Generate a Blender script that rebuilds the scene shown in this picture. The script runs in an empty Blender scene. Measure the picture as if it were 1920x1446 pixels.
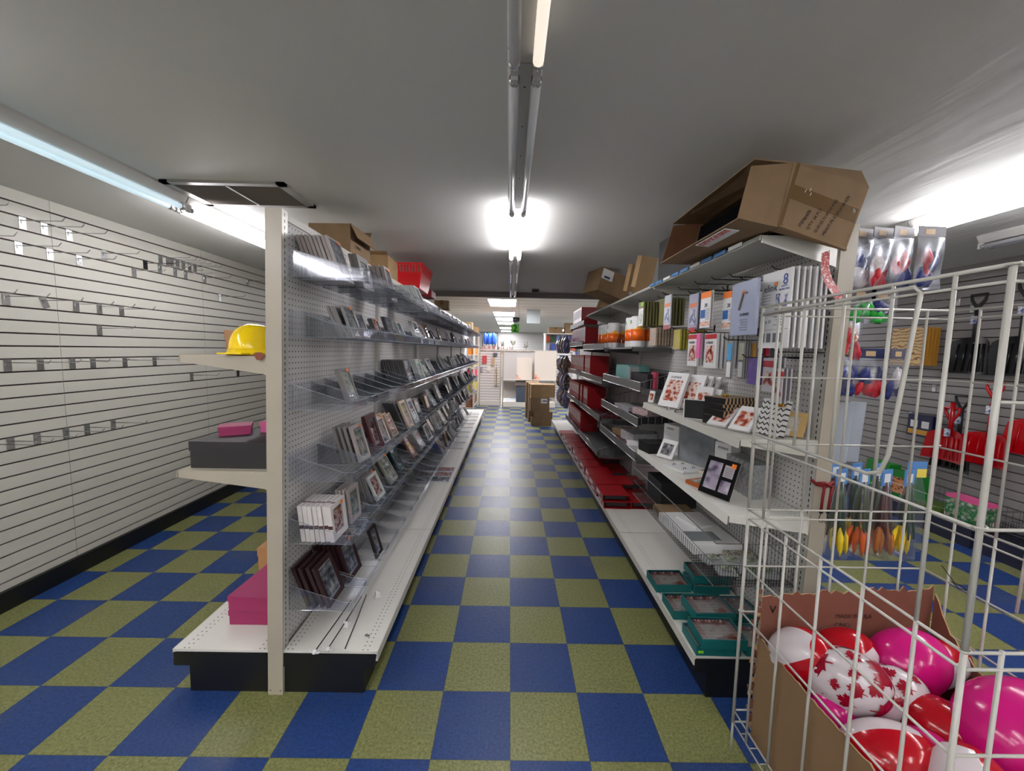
import bpy, bmesh, math, random
from mathutils import Vector, Matrix, Euler
random.seed(7)
SC = bpy.context.scene
COL = SC.collection
PI = math.pi

# ---------------------------------------------------------------- camera
def make_camera():
    f, pi, ya, ro = 741.27, 0.0874, 0.0075, 0.0194
    F = Vector((math.sin(ya)*math.cos(pi), math.cos(ya)*math.cos(pi), -math.sin(pi)))
    R = Vector((math.cos(ya), -math.sin(ya), 0))
    U = R.cross(F)
    R2 = math.cos(ro)*R + math.sin(ro)*U
    U2 = -math.sin(ro)*R + math.cos(ro)*U
    cam = bpy.data.cameras.new('camera')
    cam.sensor_fit = 'HORIZONTAL'; cam.sensor_width = 36.0; cam.lens = 36.0*f/1920
    cam.clip_start = 0.02; cam.clip_end = 100
    o = bpy.data.objects.new('camera', cam); COL.objects.link(o)
    m = Matrix.Identity(4)
    for i in range(3):
        m[i][0] = R2[i]; m[i][1] = U2[i]; m[i][2] = -F[i]
    m[0][3], m[1][3], m[2][3] = -0.0314, -1.3777, 1.5573
    o.matrix_world = m
    SC.camera = o
make_camera()
w = bpy.data.worlds.new('world'); SC.world = w; w.use_nodes = True
w.node_tree.nodes['Background'].inputs[0].default_value = (0.6, 0.62, 0.65, 1)
w.node_tree.nodes['Background'].inputs[1].default_value = 0.25
SC.view_settings.view_transform = 'Standard'
SC.view_settings.look = 'None'
SC.view_settings.gamma = 1.0
SC.view_settings.use_curve_mapping = False
SC.view_settings.exposure = 1.28
TUBE_LIT = 15.0      # fluorescent tube emission strength
TROFFER = 13.0        # far ceiling troffers

# ---------------------------------------------------------------- materials
MATS = {}
def srgb(r, g, b):
    def c(v):
        v /= 255.0
        return v/12.92 if v <= 0.04045 else ((v+0.055)/1.055)**2.4
    return (c(r), c(g), c(b), 1)
def mat(name, col=(200, 200, 200), rough=0.5, metal=0.0, noise=0.0, scale=20, spec=0.5, bump=0.0):
    if name in MATS: return MATS[name]
    m = bpy.data.materials.new(name); m.use_nodes = True
    nt = m.node_tree; b = nt.nodes['Principled BSDF']
    c = srgb(*col)
    b.inputs['Base Color'].default_value = c
    b.inputs['Roughness'].default_value = rough
    b.inputs['Metallic'].default_value = metal
    b.inputs['Specular IOR Level'].default_value = spec
    if noise or bump:
        tc = nt.nodes.new('ShaderNodeTexCoord'); n = nt.nodes.new('ShaderNodeTexNoise')
        n.inputs['Scale'].default_value = scale; n.inputs['Detail'].default_value = 4
        nt.links.new(tc.outputs['Object'], n.inputs['Vector'])
        if noise:
            r = nt.nodes.new('ShaderNodeValToRGB')
            r.color_ramp.elements[0].position = 0.3; r.color_ramp.elements[1].position = 0.7
            r.color_ramp.elements[0].color = tuple(x*(1-noise) for x in c[:3])+(1,)
            r.color_ramp.elements[1].color = tuple(min(1, x*(1+noise)) for x in c[:3])+(1,)
            nt.links.new(n.outputs['Fac'], r.inputs[0]); nt.links.new(r.outputs[0], b.inputs['Base Color'])
        if bump:
            bp = nt.nodes.new('ShaderNodeBump'); bp.inputs['Strength'].default_value = bump; bp.inputs['Distance'].default_value = 0.02
            nt.links.new(n.outputs['Fac'], bp.inputs['Height']); nt.links.new(bp.outputs[0], b.inputs['Normal'])
    MATS[name] = m
    return m
def emis(name, col, strength):
    if name in MATS: return MATS[name]
    m = bpy.data.materials.new(name); m.use_nodes = True
    nt = m.node_tree; b = nt.nodes['Principled BSDF']
    b.inputs['Base Color'].default_value = (0.9, 0.9, 0.9, 1)
    b.inputs['Emission Color'].default_value = srgb(*col); b.inputs['Emission Strength'].default_value = strength
    MATS[name] = m
    return m
def clear(name, tint=(240, 244, 250), gloss=0.10, edge=0.55, rough=0.06, opac=0.0):
    if name in MATS: return MATS[name]
    m = bpy.data.materials.new(name); m.use_nodes = True
    nt = m.node_tree; N = nt.nodes; L = nt.links
    N.remove(N['Principled BSDF']); out = N['Material Output']
    t = N.new('ShaderNodeBsdfTransparent'); t.inputs[0].default_value = srgb(*tint)
    g = N.new('ShaderNodeBsdfGlossy'); g.inputs['Roughness'].default_value = rough; g.inputs[0].default_value = (.9, .93, 1, 1)
    d = N.new('ShaderNodeBsdfDiffuse'); d.inputs[0].default_value = srgb(200, 206, 214)
    lw = N.new('ShaderNodeLayerWeight'); lw.inputs[0].default_value = 0.35
    mr = N.new('ShaderNodeMapRange'); mr.inputs['To Min'].default_value = gloss; mr.inputs['To Max'].default_value = edge
    L.new(lw.outputs['Facing'], mr.inputs['Value'])
    mx = N.new('ShaderNodeMixShader'); L.new(mr.outputs[0], mx.inputs[0]); L.new(t.outputs[0], mx.inputs[1]); L.new(g.outputs[0], mx.inputs[2])
    m2 = N.new('ShaderNodeMixShader'); m2.inputs[0].default_value = opac
    L.new(mx.outputs[0], m2.inputs[1]); L.new(d.outputs[0], m2.inputs[2]); L.new(m2.outputs[0], out.inputs[0])
    MATS[name] = m
    return m
class NG:
    """tiny node helper"""
    def __init__(s, m): s.nt = m.node_tree; s.b = s.nt.nodes.get('Principled BSDF')
    def n(s, t, **k):
        x = s.nt.nodes.new('ShaderNode'+t)
        for a, v in k.items(): setattr(x, a, v)
        return x
    def l(s, a, b): s.nt.links.new(a, b)
    def math(s, op, a, b=None, c=None):
        x = s.n('Math', operation=op)
        for i, v in enumerate((a, b, c)):
            if v is None: continue
            if isinstance(v, (int, float)): x.inputs[i].default_value = v
            else: s.l(v, x.inputs[i])
        return x.outputs[0]
    def mix(s, f, a, b):
        x = s.n('Mix', data_type='RGBA')
        if isinstance(f, (int, float)): x.inputs[0].default_value = f
        else: s.l(f, x.inputs[0])
        for i, v in ((6, a), (7, b)):
            if isinstance(v, tuple): x.inputs[i].default_value = v
            else: s.l(v, x.inputs[i])
        return x.outputs[2]
    def xyz(s, src='Object'):
        tc = s.n('TexCoord'); sp = s.n('SeparateXYZ'); s.l(tc.outputs[src], sp.inputs[0])
        return sp.outputs[0], sp.outputs[1], sp.outputs[2], tc.outputs[src]
def holes(g, u, v, pu, pv, ru, rv):
    fu = g.math('DIVIDE', g.math('SUBTRACT', g.math('FRACT', g.math('DIVIDE', u, pu)), 0.5), ru/pu)
    fv = g.math('DIVIDE', g.math('SUBTRACT', g.math('FRACT', g.math('DIVIDE', v, pv)), 0.5), rv/pv)
    d = g.math('ADD', g.math('MULTIPLY', fu, fu), g.math('MULTIPLY', fv, fv))
    return g.math('LESS_THAN', d, 1.0)
def mat_pegboard():
    m = mat('pegboard', (208, 206, 203), 0.45); g = NG(m); x, y, z, v = g.xyz()
    f = holes(g, y, z, 0.0254, 0.0254, 0.0036, 0.0036)
    g.l(g.mix(f, srgb(208, 206, 203), srgb(38, 38, 42)), g.b.inputs['Base Color'])
    return m
def mat_slots():
    m = mat('slotted_steel', (205, 203, 196), 0.35, 0.3); g = NG(m); x, y, z, v = g.xyz()
    y = g.math('ADD', y, 0.1)
    f = holes(g, y, z, 0.2, 0.0254, 0.0032, 0.0085)
    g.l(g.mix(f, srgb(205, 203, 196), srgb(30, 28, 28)), g.b.inputs['Base Color'])
    return m
def mat_deck():
    m = mat('deck_paint', (222, 221, 214), 0.38, noise=0); g = NG(m); x, y, z, v = g.xyz()
    f = holes(g, x, y, 0.021, 0.0254, 0.003, 0.003)
    ax = g.math('ABSOLUTE', x)
    s1 = g.math('MULTIPLY', g.math('GREATER_THAN', ax, 0.378), g.math('LESS_THAN', ax, 0.42))
    s2 = g.math('MULTIPLY', g.math('GREATER_THAN', ax, 0.042), g.math('LESS_THAN', ax, 0.084))
    f = g.math('MULTIPLY', f, g.math('MAXIMUM', s1, s2))
    g.l(g.mix(f, srgb(222, 221, 214), srgb(40, 38, 38)), g.b.inputs['Base Color'])
    return m
def mat_floor():
    m = mat('floor_tile', (100, 100, 100), 0.3); g = NG(m); x, y, z, v = g.xyz()
    T = 0.3048
    u = g.math('DIVIDE', x, T); w_ = g.math('DIVIDE', y, T)
    s = g.math('ADD', g.math('FLOOR', u), g.math('FLOOR', w_))
    par = g.math('ABSOLUTE', g.math('SUBTRACT', s, g.math('MULTIPLY', 2, g.math('FLOOR', g.math('DIVIDE', s, 2)))))
    n = g.n('TexNoise'); n.inputs['Scale'].default_value = 90; n.inputs['Detail'].default_value = 6; n.inputs['Roughness'].default_value = 0.7
    g.l(v, n.inputs['Vector'])
    n2 = g.n('TexNoise'); n2.inputs['Scale'].default_value = 2.2; n2.inputs['Detail'].default_value = 5; g.l(v, n2.inputs['Vector'])
    sp = g.n('ValToRGB'); sp.color_ramp.elements[0].position = 0.36; sp.color_ramp.elements[1].position = 0.62
    g.l(n.outputs['Fac'], sp.inputs[0])
    green = g.mix(sp.outputs[0], srgb(100, 103, 54), srgb(140, 142, 92))
    blue = g.mix(sp.outputs[0], srgb(20, 46, 100), srgb(38, 72, 132))
    c = g.mix(par, green, blue)
    st = g.n('ValToRGB'); st.color_ramp.elements[0].position = 0.55; st.color_ramp.elements[1].position = 0.8
    st.color_ramp.elements[1].color = (0.35, 0.35, 0.35, 1); g.l(n2.outputs['Fac'], st.inputs[0])
    c = g.mix(st.outputs[0], c, srgb(92, 92, 84))
    # seams
    def seam(q):
        a = g.math('ABSOLUTE', g.math('SUBTRACT', g.math('FRACT', q), 0.5))
        return g.math('GREATER_THAN', a, 0.4962)
    sm = g.math('MAXIMUM', seam(u), seam(w_))
    c = g.mix(g.math('MULTIPLY', sm, 0.65), c, srgb(52, 58, 60))
    g.l(c, g.b.inputs['Base Color'])
    n3 = g.n('TexNoise'); n3.inputs['Scale'].default_value = 38; n3.inputs['Detail'].default_value = 3; g.l(v, n3.inputs['Vector'])
    r = g.n('MapRange'); r.inputs['To Min'].default_value = 0.27; r.inputs['To Max'].default_value = 0.55
    g.l(n3.outputs['Fac'], r.inputs['Value']); g.l(r.outputs[0], g.b.inputs['Roughness'])
    bp = g.n('Bump'); bp.inputs['Strength'].default_value = 0.22; bp.inputs['Distance'].default_value = 0.004
    g.l(n3.outputs['Fac'], bp.inputs['Height']); g.l(bp.outputs[0], g.b.inputs['Normal'])
    return m
def mat_ceiling():
    m = mat('ceiling_paint', (210, 209, 205), 0.6); g = NG(m); x, y, z, v = g.xyz()
    mp = g.n('Mapping'); mp.inputs['Scale'].default_value = (2.6, 0.5, 1); g.l(v, mp.inputs[0])
    n = g.n('TexNoise'); n.inputs['Scale'].default_value = 1.6; n.inputs['Detail'].default_value = 3; n.inputs['Distortion'].default_value = 1.2
    g.l(mp.outputs[0], n.inputs['Vector'])
    bp = g.n('Bump'); bp.inputs['Strength'].default_value = 0.35; bp.inputs['Distance'].default_value = 0.02
    mk = g.n('MapRange'); mk.inputs['From Min'].default_value = .6; mk.inputs['From Max'].default_value = 2.4; g.l(x, mk.inputs['Value'])
    g.l(g.math('MULTIPLY', mk.outputs[0], .5), bp.inputs['Strength'])
    g.l(n.outputs['Fac'], bp.inputs['Height']); g.l(bp.outputs[0], g.b.inputs['Normal'])
    return m
def mat_lines(name, c1, c2, axis, pitch, width, rough=0.6):
    m = mat(name, c1, rough); g = NG(m); q = g.xyz()[axis]
    f = g.math('LESS_THAN', g.math('FRACT', g.math('DIVIDE', q, pitch)), width/pitch)
    g.l(g.mix(f, srgb(*c1), srgb(*c2)), g.b.inputs['Base Color'])
    return m
def mat_photo(name, cols, scale=38, rough=0.25):
    """printed picture: soft blobs of a few colours"""
    if name in MATS: return MATS[name]
    m = mat(name, cols[0], rough); g = NG(m); x, y, z, v = g.xyz()
    n = g.n('TexVoronoi'); n.inputs['Scale'].default_value = scale; n.feature = 'SMOOTH_F1'; g.l(v, n.inputs['Vector'])
    n2 = g.n('TexNoise'); n2.inputs['Scale'].default_value = scale*0.7; g.l(v, n2.inputs['Vector'])
    r = g.n('ValToRGB'); r.color_ramp.interpolation = 'EASE'
    e = r.color_ramp.elements
    while len(e) < len(cols): e.new(0.5)
    for i, c in enumerate(cols):
        e[i].position = 0.3+0.4*i/(len(cols)-1); e[i].color = srgb(*c)
    g.l(g.math('ADD', g.math('MULTIPLY', n2.outputs['Fac'], 0.7), g.math('MULTIPLY', n.outputs['Distance'], 0.4)), r.inputs[0])
    g.l(r.outputs[0], g.b.inputs['Base Color'])
    return m
M_white = mat('white_paint', (214, 210, 200), 0.35)
M_post = mat('cream_steel', (178, 170, 154), 0.32, noise=0.03, scale=6)
M_black = mat('black_vinyl', (16, 16, 19), 0.45)
M_wire = mat('white_wire', (186, 184, 176), 0.3)
M_steel = mat('chrome_wire', (190, 190, 190), 0.25, 0.9)
M_dark = mat('dark_wire', (48, 46, 48), 0.35, 0.7)
M_card = mat('cardboard', (134, 108, 78), 0.75, noise=0.12, scale=9)
M_cardin = mat('cardboard_inner', (130, 88, 62), 0.8, noise=0.08, scale=5)
M_cardlt = mat('cardboard_pale', (160, 130, 92), 0.75, noise=0.1, scale=9)
M_tape = mat('packing_tape', (112, 86, 52), 0.15)
M_ink = mat('black_ink', (34, 26, 24), 0.6)
M_acr = clear('acrylic', (253, 253, 254), 0.03, 0.2, 0.08, 0.025)
M_aedge = clear('acrylic_edge_highlight', (235, 238, 242), .25, .6, .1, .35)  # brighter lines drawn along the edges in place of highlights
M_bag = clear('plastic_film', (246, 247, 250), 0.05, 0.32, 0.22, 0.03)
M_peg = mat_pegboard(); M_slot = mat_slots(); M_deck = mat_deck()
M_plas = mat('slat_white', (204, 202, 192), 0.42)
M_plas_shaded = mat('slat_white_shaded', (142, 138, 137), 0.45)  # same white slats, darkened to stand for the dimmer right side
M_groove = mat('slat_groove', (62, 40, 40), 0.6)
M_orange = mat('orange_sticker', (250, 130, 30), 0.5)
M_paper = mat('white_paper', (226, 226, 226), 0.5)
M_red = mat('red_plastic', (196, 12, 22), 0.3)
M_tube_lit = emis('tube_lit', (250, 248, 252), TUBE_LIT)
M_tube_far = emis('tube_lit_far', (238, 240, 255), TUBE_LIT*1.2)
M_tube_off = mat('tube_off', (205, 206, 210), 0.2)
M_tube_dim = emis('tube_dim', (190, 225, 240), 0.28)
M_fix = mat('fixture_enamel', (186, 184, 180), 0.35)
PH = {
 'bw': mat_photo('photo_grey', [(40, 40, 44), (120, 122, 126), (200, 202, 204)]),
 'people': mat_photo('photo_warm', [(90, 24, 30), (176, 84, 60), (226, 206, 196), (150, 60, 40)]),
 'green': mat_photo('photo_green', [(60, 72, 60), (150, 160, 140), (216, 216, 200)]),
 'teal': mat_photo('photo_teal', [(12, 40, 44), (60, 110, 108), (20, 24, 28)]),
 'beach': mat_photo('photo_pale', [(196, 180, 160), (214, 206, 190), (170, 90, 70)], 24),
 'pack': mat_photo('photo_pack', [(210, 212, 220), (80, 96, 150), (230, 230, 235), (170, 60, 40)], 26),
}

# ---------------------------------------------------------------- mesh builder
class MB:
    def __init__(s): s.v = []; s.f = []; s.m = []; s.mats = []; s.sm = []
    def mi(s, m):
        if m not in s.mats: s.mats.append(m)
        return s.mats.index(m)
    def add(s, vs, fs, m, M=None, smooth=False):
        b = len(s.v); k = s.mi(m)
        for v in vs:
            v = Vector(v)
            s.v.append(tuple(M @ v) if M else tuple(v))
        for f in fs: s.f.append([b+i for i in f]); s.m.append(k); s.sm.append(smooth)
        return s
    def box(s, x0, y0, z0, x1, y1, z1, m, M=None):
        vs = [(x, y, z) for x in (x0, x1) for y in (y0, y1) for z in (z0, z1)]
        return s.add(vs, [(0, 1, 3, 2), (4, 6, 7, 5), (0, 4, 5, 1), (2, 3, 7, 6), (0, 2, 6, 4), (1, 5, 7, 3)], m, M)
    def prism(s, poly, a, b, axis, m, M=None):
        """poly in the two other axes (cyclic order), extruded a..b along axis"""
        n = len(poly)
        def P(p, t):
            return {0: (t, p[0], p[1]), 1: (p[0], t, p[1]), 2: (p[0], p[1], t)}[axis]
        vs = [P(p, a) for p in poly]+[P(p, b) for p in poly]
        fs = [list(range(n))[::-1], list(range(n, 2*n))]+[(i, (i+1) % n, n+(i+1) % n, n+i) for i in range(n)]
        return s.add(vs, fs, m, M)
    def tube(s, pts, r, m, n=6, M=None, closed=False):
        pts = [Vector(p) for p in pts]; N = len(pts); vs = []; fs = []
        up = None
        for i, p in enumerate(pts):
            if closed: t = (pts[(i+1) % N]-pts[i-1])
            else: t = (pts[min(i+1, N-1)]-pts[max(i-1, 0)])
            t.normalize()
            if up is None or abs(up.dot(t)) > 0.98:
                up = Vector((0, 0, 1)) if abs(t.z) < 0.9 else Vector((1, 0, 0))
            a = t.cross(up).normalized(); b2 = t.cross(a)
            up = a.cross(t)
            rr = r[i] if isinstance(r, (list, tuple)) else r
            for k in range(n):
                q = 2*PI*k/n
                vs.append(p+a*(rr*math.cos(q))+b2*(rr*math.sin(q)))
        for i in range(N if closed else N-1):
            j = (i+1) % N
            for k in range(n): fs.append((i*n+k, i*n+(k+1) % n, j*n+(k+1) % n, j*n+k))
        if not closed: fs += [tuple(range(n))[::-1], tuple((N-1)*n+k for k in range(n))]
        return s.add(vs, fs, m, M, smooth=n > 5)
    def lathe(s, prof, m, n=20, M=None):
        vs = []; fs = []
        for (r, z) in prof:
            for k in range(n): vs.append((r*math.cos(2*PI*k/n), r*math.sin(2*PI*k/n), z))
        for i in range(len(prof)-1):
            for k in range(n): fs.append((i*n+k, i*n+(k+1) % n, (i+1)*n+(k+1) % n, (i+1)*n+k))
        fs += [tuple(range(n))[::-1], tuple((len(prof)-1)*n+k for k in range(n))]
        return s.add(vs, fs, m, M, smooth=True)
    def quad(s, a, b, c, d, m, M=None): return s.add([a, b, c, d], [(0, 1, 2, 3)], m, M)
    def slab(s, a, b, c, d, t, m, M=None):
        """quad with thickness t along its back normal"""
        a, b, c, d = map(Vector, (a, b, c, d)); n = (b-a).cross(d-a).normalized()*t
        vs = [a, b, c, d, a-n, b-n, c-n, d-n]
        return s.add(vs, [(0, 1, 2, 3), (7, 6, 5, 4), (0, 4, 5, 1), (1, 5, 6, 2), (2, 6, 7, 3), (3, 7, 4, 0)], m, M)
    def mesh(s, name):
        me = bpy.data.meshes.new(name); me.from_pydata(s.v, [], s.f)
        for m in s.mats: me.materials.append(m)
        me.polygons.foreach_set('material_index', s.m)
        me.polygons.foreach_set('use_smooth', s.sm)
        me.update(); return me
    def build(s, name, parent=None, loc=None, rot=None, label=None):
        o = bpy.data.objects.new(name, s.mesh(name)); COL.objects.link(o)
        if parent: o.parent = parent
        if loc: o.location = loc
        if rot: o.rotation_euler = rot
        if label: o['label'] = label
        return o
def text(mb, string, size, m, M, align='LEFT', ext=0.0004):
    cu = bpy.data.curves.new('t', 'FONT'); cu.body = string; cu.size = size; cu.extrude = ext; cu.align_x = align
    cu.resolution_u = 2
    o = bpy.data.objects.new('t', cu); COL.objects.link(o)
    dg = bpy.context.evaluated_depsgraph_get(); dg.update()
    me = bpy.data.meshes.new_from_object(o.evaluated_get(dg))
    mb.add([v.co.copy() for v in me.vertices], [tuple(p.vertices) for p in me.polygons], m, M)
    bpy.data.objects.remove(o); bpy.data.curves.remove(cu); bpy.data.meshes.remove(me)
def frameM(o, ex, ey):
    """matrix with origin o, x axis ex, y axis ey"""
    ex = Vector(ex).normalized(); ez = ex.cross(Vector(ey)).normalized(); ey = ez.cross(ex)
    m = Matrix.Identity(4)
    for i in range(3): m[i][0] = ex[i]; m[i][1] = ey[i]; m[i][2] = ez[i]; m[i][3] = o[i]
    return m
def thing(name, label, cat, loc=(0, 0, 0), rot=(0, 0, 0), group=None):
    o = bpy.data.objects.new(name, None); COL.objects.link(o); o.empty_display_size = 0.05
    o.location = loc; o.rotation_euler = rot
    return tag(o, label, cat, group)
def tag(o, label, cat, group=None, kind=None):
    o['label'] = label; o['category'] = cat
    if group: o['group'] = group
    if kind: o['kind'] = kind
    return o
def struct(name, mb, label=None):
    o = mb.build(name); o['kind'] = 'structure'
    o['label'] = label or name.replace('_', ' '); o['category'] = name.split('_')[0]
    return o
def copytree(o, loc, rot=None, label=None, parent=None):
    c = o.copy(); COL.objects.link(c)
    if parent: c.parent = parent
    else:
        c.location = loc
        if rot is not None: c.rotation_euler = rot
        if label: c['label'] = label
    for ch in CH.get(o.name, []):
        copytree(ch, None, parent=c)
    return c
CH = {}
def reg(root):
    """remember the children of a thing so that it can be copied quickly"""
    def walk(o, allobs):
        CH[o.name] = [c for c in allobs if c.parent == o]
        for c in CH[o.name]: walk(c, allobs)
    walk(root, [c for c in COL.objects if c.parent])
    return root
_ORD = ['first', 'second', 'third', 'fourth', 'fifth', 'sixth', 'seventh', 'eighth', 'ninth', 'tenth', 'eleventh', 'twelfth',
        'thirteenth', 'fourteenth', 'fifteenth', 'sixteenth', 'seventeenth', 'eighteenth', 'nineteenth', 'twentieth']
def od(i): return _ORD[i] if i < 20 else (['twentieth', 'thirtieth', 'fortieth'][(i+1)//10-2] if (i+1) % 10 == 0 else ['twenty', 'thirty', 'forty'][(i+1)//10-2]+'-'+_ORD[i % 10])
KL, KR = 0.028, 0.022      # both shelving runs lean slightly to the right

# ================================================================ room shell
XL, XR, YN, YB, YF, ZC, ZF = -2.95, 4.25, -4.2, 4.73, 22.0, 2.44, 2.65
struct('floor', MB().box(XL-3, YN, -0.05, XR+3, YF, 0, mat_floor()), 'blue and olive checkerboard vinyl tile floor')
struct('ceiling', MB().box(XL-.3, YN, ZC, XR+.3, YB+.02, ZC+.05, mat_ceiling()), 'low grey painted ceiling over the front aisles')
M_fc = mat_lines('far_ceiling_board', (232, 226, 216), (110, 104, 98), 1, 0.61, 0.03)
struct('ceiling_rear', MB().box(XL-3, YB, ZF, XR+3, YF, ZF+.05, M_fc), 'higher white panelled ceiling over the rear of the shop')
bm_ = MB().box(XL-.3, YB-.03, 2.366, XR+.3, YB+.05, ZC-.0005, mat('beam_paint', (120, 110, 106), 0.6))
bm_.box(XL-3, YB+.02, ZC, XR+3, YB+.05, ZF-.0005, mat('beam_paint'))
struct('trim_1', bm_, 'dark beam where the low ceiling ends')
g_ = MB()
for x in (-2.1, 3.0): g_.box(x-.012, YB+.06, ZF-.012, x+.012, YF-.1, ZF, mat('dark_rail', (84, 78, 72), 0.5))
struct('trim_2', g_, 'dark lines along the rear ceiling')
def slatwall(name, x, y0, y1, side, ztop, label, z0=0.1):
    mb = MB()
    s = side      # +1: faces +x
    mb.box(min(x, x-s*.02), y0, 0, max(x, x-s*.02), y1, ztop, M_groove)
    n = int((ztop-z0)/0.0762)
    for i in range(n+1):
        zt = ztop-i*0.0762; zb = max(zt-0.0762+0.0085, z0 if i == n else 0)
        if zb >= zt: continue
        mb.box(min(x, x+s*.012), y0, zb, max(x, x+s*.012), y1, zt-0.001, M_plas if s > 0 else M_plas_shaded)
    for y in [y0+1.22*k for k in range(1, int((y1-y0)/1.22)+1)]:
        mb.box(min(x, x+s*.0123), y-.0012, z0, max(x, x+s*.0123), y+.0012, ztop, mat('seam_line', (120, 116, 110), 0.7))  # thin grey line along each panel joint
    return struct(name, mb, label)
slatwall('wall_left', XL, 1.21-1.22*4, 1.21+1.22*17, 1, ZC, 'white slatwall with dark grooves along the left aisle')
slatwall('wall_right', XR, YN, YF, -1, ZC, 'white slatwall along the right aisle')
mbw = MB().box(XL-3, YF, 0, XR+3, YF+.05, ZF, mat_lines('rear_slat', (206, 204, 200), (110, 100, 96), 2, 0.1016, 0.014))
struct('wall_back', mbw, 'white slatwall at the far end of the shop')
struct('wall_front', MB().box(XL-3, YN-.05, 0, XR+3, YN, ZF, M_white), 'plain wall behind the viewpoint')
mbs = MB().box(XL-.02, YN, ZC, XL, YF, ZF, M_white).box(XR, YN, ZC, XR+.02, YF, ZF, M_white)
struct('wall_upper', mbs, 'white wall strip above the slatwall')
struct('baseboard_left', MB().box(XL, YN, 0, XL+.04, YF-1, .115, M_black), 'black kick board below the left slatwall')
struct('baseboard_right', MB().box(XR-.04, YN, 0, XR, YF-1, .115, M_black), 'black kick board below the right slatwall')

# ---------------------------------------------------------------- light fixtures
def strip_fixture(x, y0, y1, mats, label, ztop=ZC, group='ceiling strip lights', half=0.054, tubeoff=0.033, drop=0.055):
    t = thing('strip_light', label, 'ceiling light', (x, (y0+y1)/2, ztop), group=group)
    h = (y1-y0)/2
    mb = MB().prism([(-half, 0), (-half, -.012), (-half*.55, -drop), (half*.55, -drop), (half, -.012), (half, 0)], -h+.004, h-.004, 1, M_fix)
    for k in range(5): mb.box(-.003, -h+.1+k*.22, -drop-.0004, .003, -h+.107+k*.22, -drop+.001, M_black)
    mb.build('channel', t)
    for i, s in enumerate((-1, 1)):
        tb = MB().tube([(s*tubeoff, -h+.035, -drop-.024), (s*tubeoff, h-.035, -drop-.024)], .0155, mats[i], 12)
        tb.build('tube', t)
        for e in (-1, 1):
            MB().box(s*tubeoff-.011, e*(h-.02)-.012, -drop-.04, s*tubeoff+.011, e*(h-.02)+.012, -drop+.002, M_fix).build('lamp_holder', t)
            MB().tube([(s*tubeoff, e*(h-.035)-.008, -drop-.024), (s*tubeoff, e*(h-.035)+.008, -drop-.024)], .0165, M_steel, 12).build('tube_cap', t)
    return t
LIT = (M_tube_lit, M_tube_lit); OFF = (M_tube_off, M_tube_off); DIM = (M_tube_dim, M_tube_dim)
names = [('white strip light overhead nearest the viewer in the centre row, tubes off', -1.37, -.16, (M_tube_off, emis('tube_off_warm_glow', (255, 240, 220), .35))),  # one tube is off, a faint warm glow is put into it
         ('unlit white twin tube strip light second in the centre row', -.16, 1.0, OFF),
         ('brightly lit twin tube strip light in the middle of the centre row', 1.0, 2.2, LIT),
         ('unlit strip light just beyond the lit one in the centre row', 2.2, 3.42, OFF),
         ('farthest unlit strip light of the centre row, against the beam', 3.42, 4.64, OFF)]
for lb, a, b, ms in names: strip_fixture(0, a, b, ms, lb)
strip_fixture(0, -2.6, -1.4, LIT, 'added unseen lit strip light of the centre row behind the viewpoint')  # unseen lamp added as fill light
for i, (x_, nm_) in enumerate(((-2.0, 'left'), (0, 'centre'), (2.55, 'right'))):
    for j, y_ in enumerate((-2.6, -3.85)):
        if x_ == 0 and j == 0: continue
        strip_fixture(x_, y_, y_+1.2, LIT, 'added unseen strip light of the %s row far behind the viewpoint, %s' % (nm_, ['nearer', 'farther'][j]))  # unseen lamps added to spread the fill light
for x_, nm_ in ((-1.0, 'left'), (1.3, 'right')):
    strip_fixture(x_, -3.4, -2.2, LIT, 'added unseen lit strip light between rows behind the viewpoint, %s' % nm_)  # two more unseen lamps added for even fill
strip_fixture(-2.0, -1.36, -.14, LIT, 'added unseen lit strip light of the left row behind the viewpoint')  # out of view, added to carry fill light from the left
strip_fixture(-2.0, -.14, 1.06, DIM, 'dim bluish strip light at the upper left, nearer than the bright one')
strip_fixture(-2.0, 1.06, 2.28, LIT, 'brightly lit strip light above the left slatwall aisle')
LIT_R = (emis('tube_lit_right', (250, 248, 252), TUBE_LIT*1.6),)*2
strip_fixture(2.55, .0, 1.22, LIT_R, 'brightly lit strip light at the right edge above the bagged toys')
strip_fixture(2.55, -1.22, .0, LIT, 'added unseen lit strip light of the right row behind the viewpoint')  # out of view, added to carry fill light from the right
strip_fixture(2.55, 1.22, 2.44, OFF, 'unlit strip light at the far end of the right row')
strip_fixture(3.35, .3, 1.52, OFF, 'unlit grey strip light nearest the right wall')
def troffer(x0, x1, y0, y1, label):
    t = thing('ceiling_light_panel', label, 'ceiling light', ((x0+x1)/2, (y0+y1)/2, ZF), group='recessed ceiling light panels')
    a, b = (x1-x0)/2, (y1-y0)/2
    MB().box(-a, -b, -.004, a, b, 0, emis('panel_lit', (250, 248, 255), TROFFER)).build('diffuser', t)
    mb = MB()
    for (p, q, r, s_) in ((-a-.02, -b-.02, a+.02, -b), (-a-.02, b, a+.02, b+.02), (-a-.02, -b, -a, b), (a, -b, a+.02, b)): mb.box(p, q, -.008, r, s_, 0, M_white)
    mb.build('panel_rim', t)
ys = [(7.15, 8.5), (9.95, 11.3), (11.8, 13.2), (13.9, 15.2), (17.3, 18.5), (20.3, 21.5)]
for i, (a, b) in enumerate(ys):
    troffer(-.52, .09, a, b, '%s bright rectangular ceiling panel beyond the beam, counting from the beam' % od(i))
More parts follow.
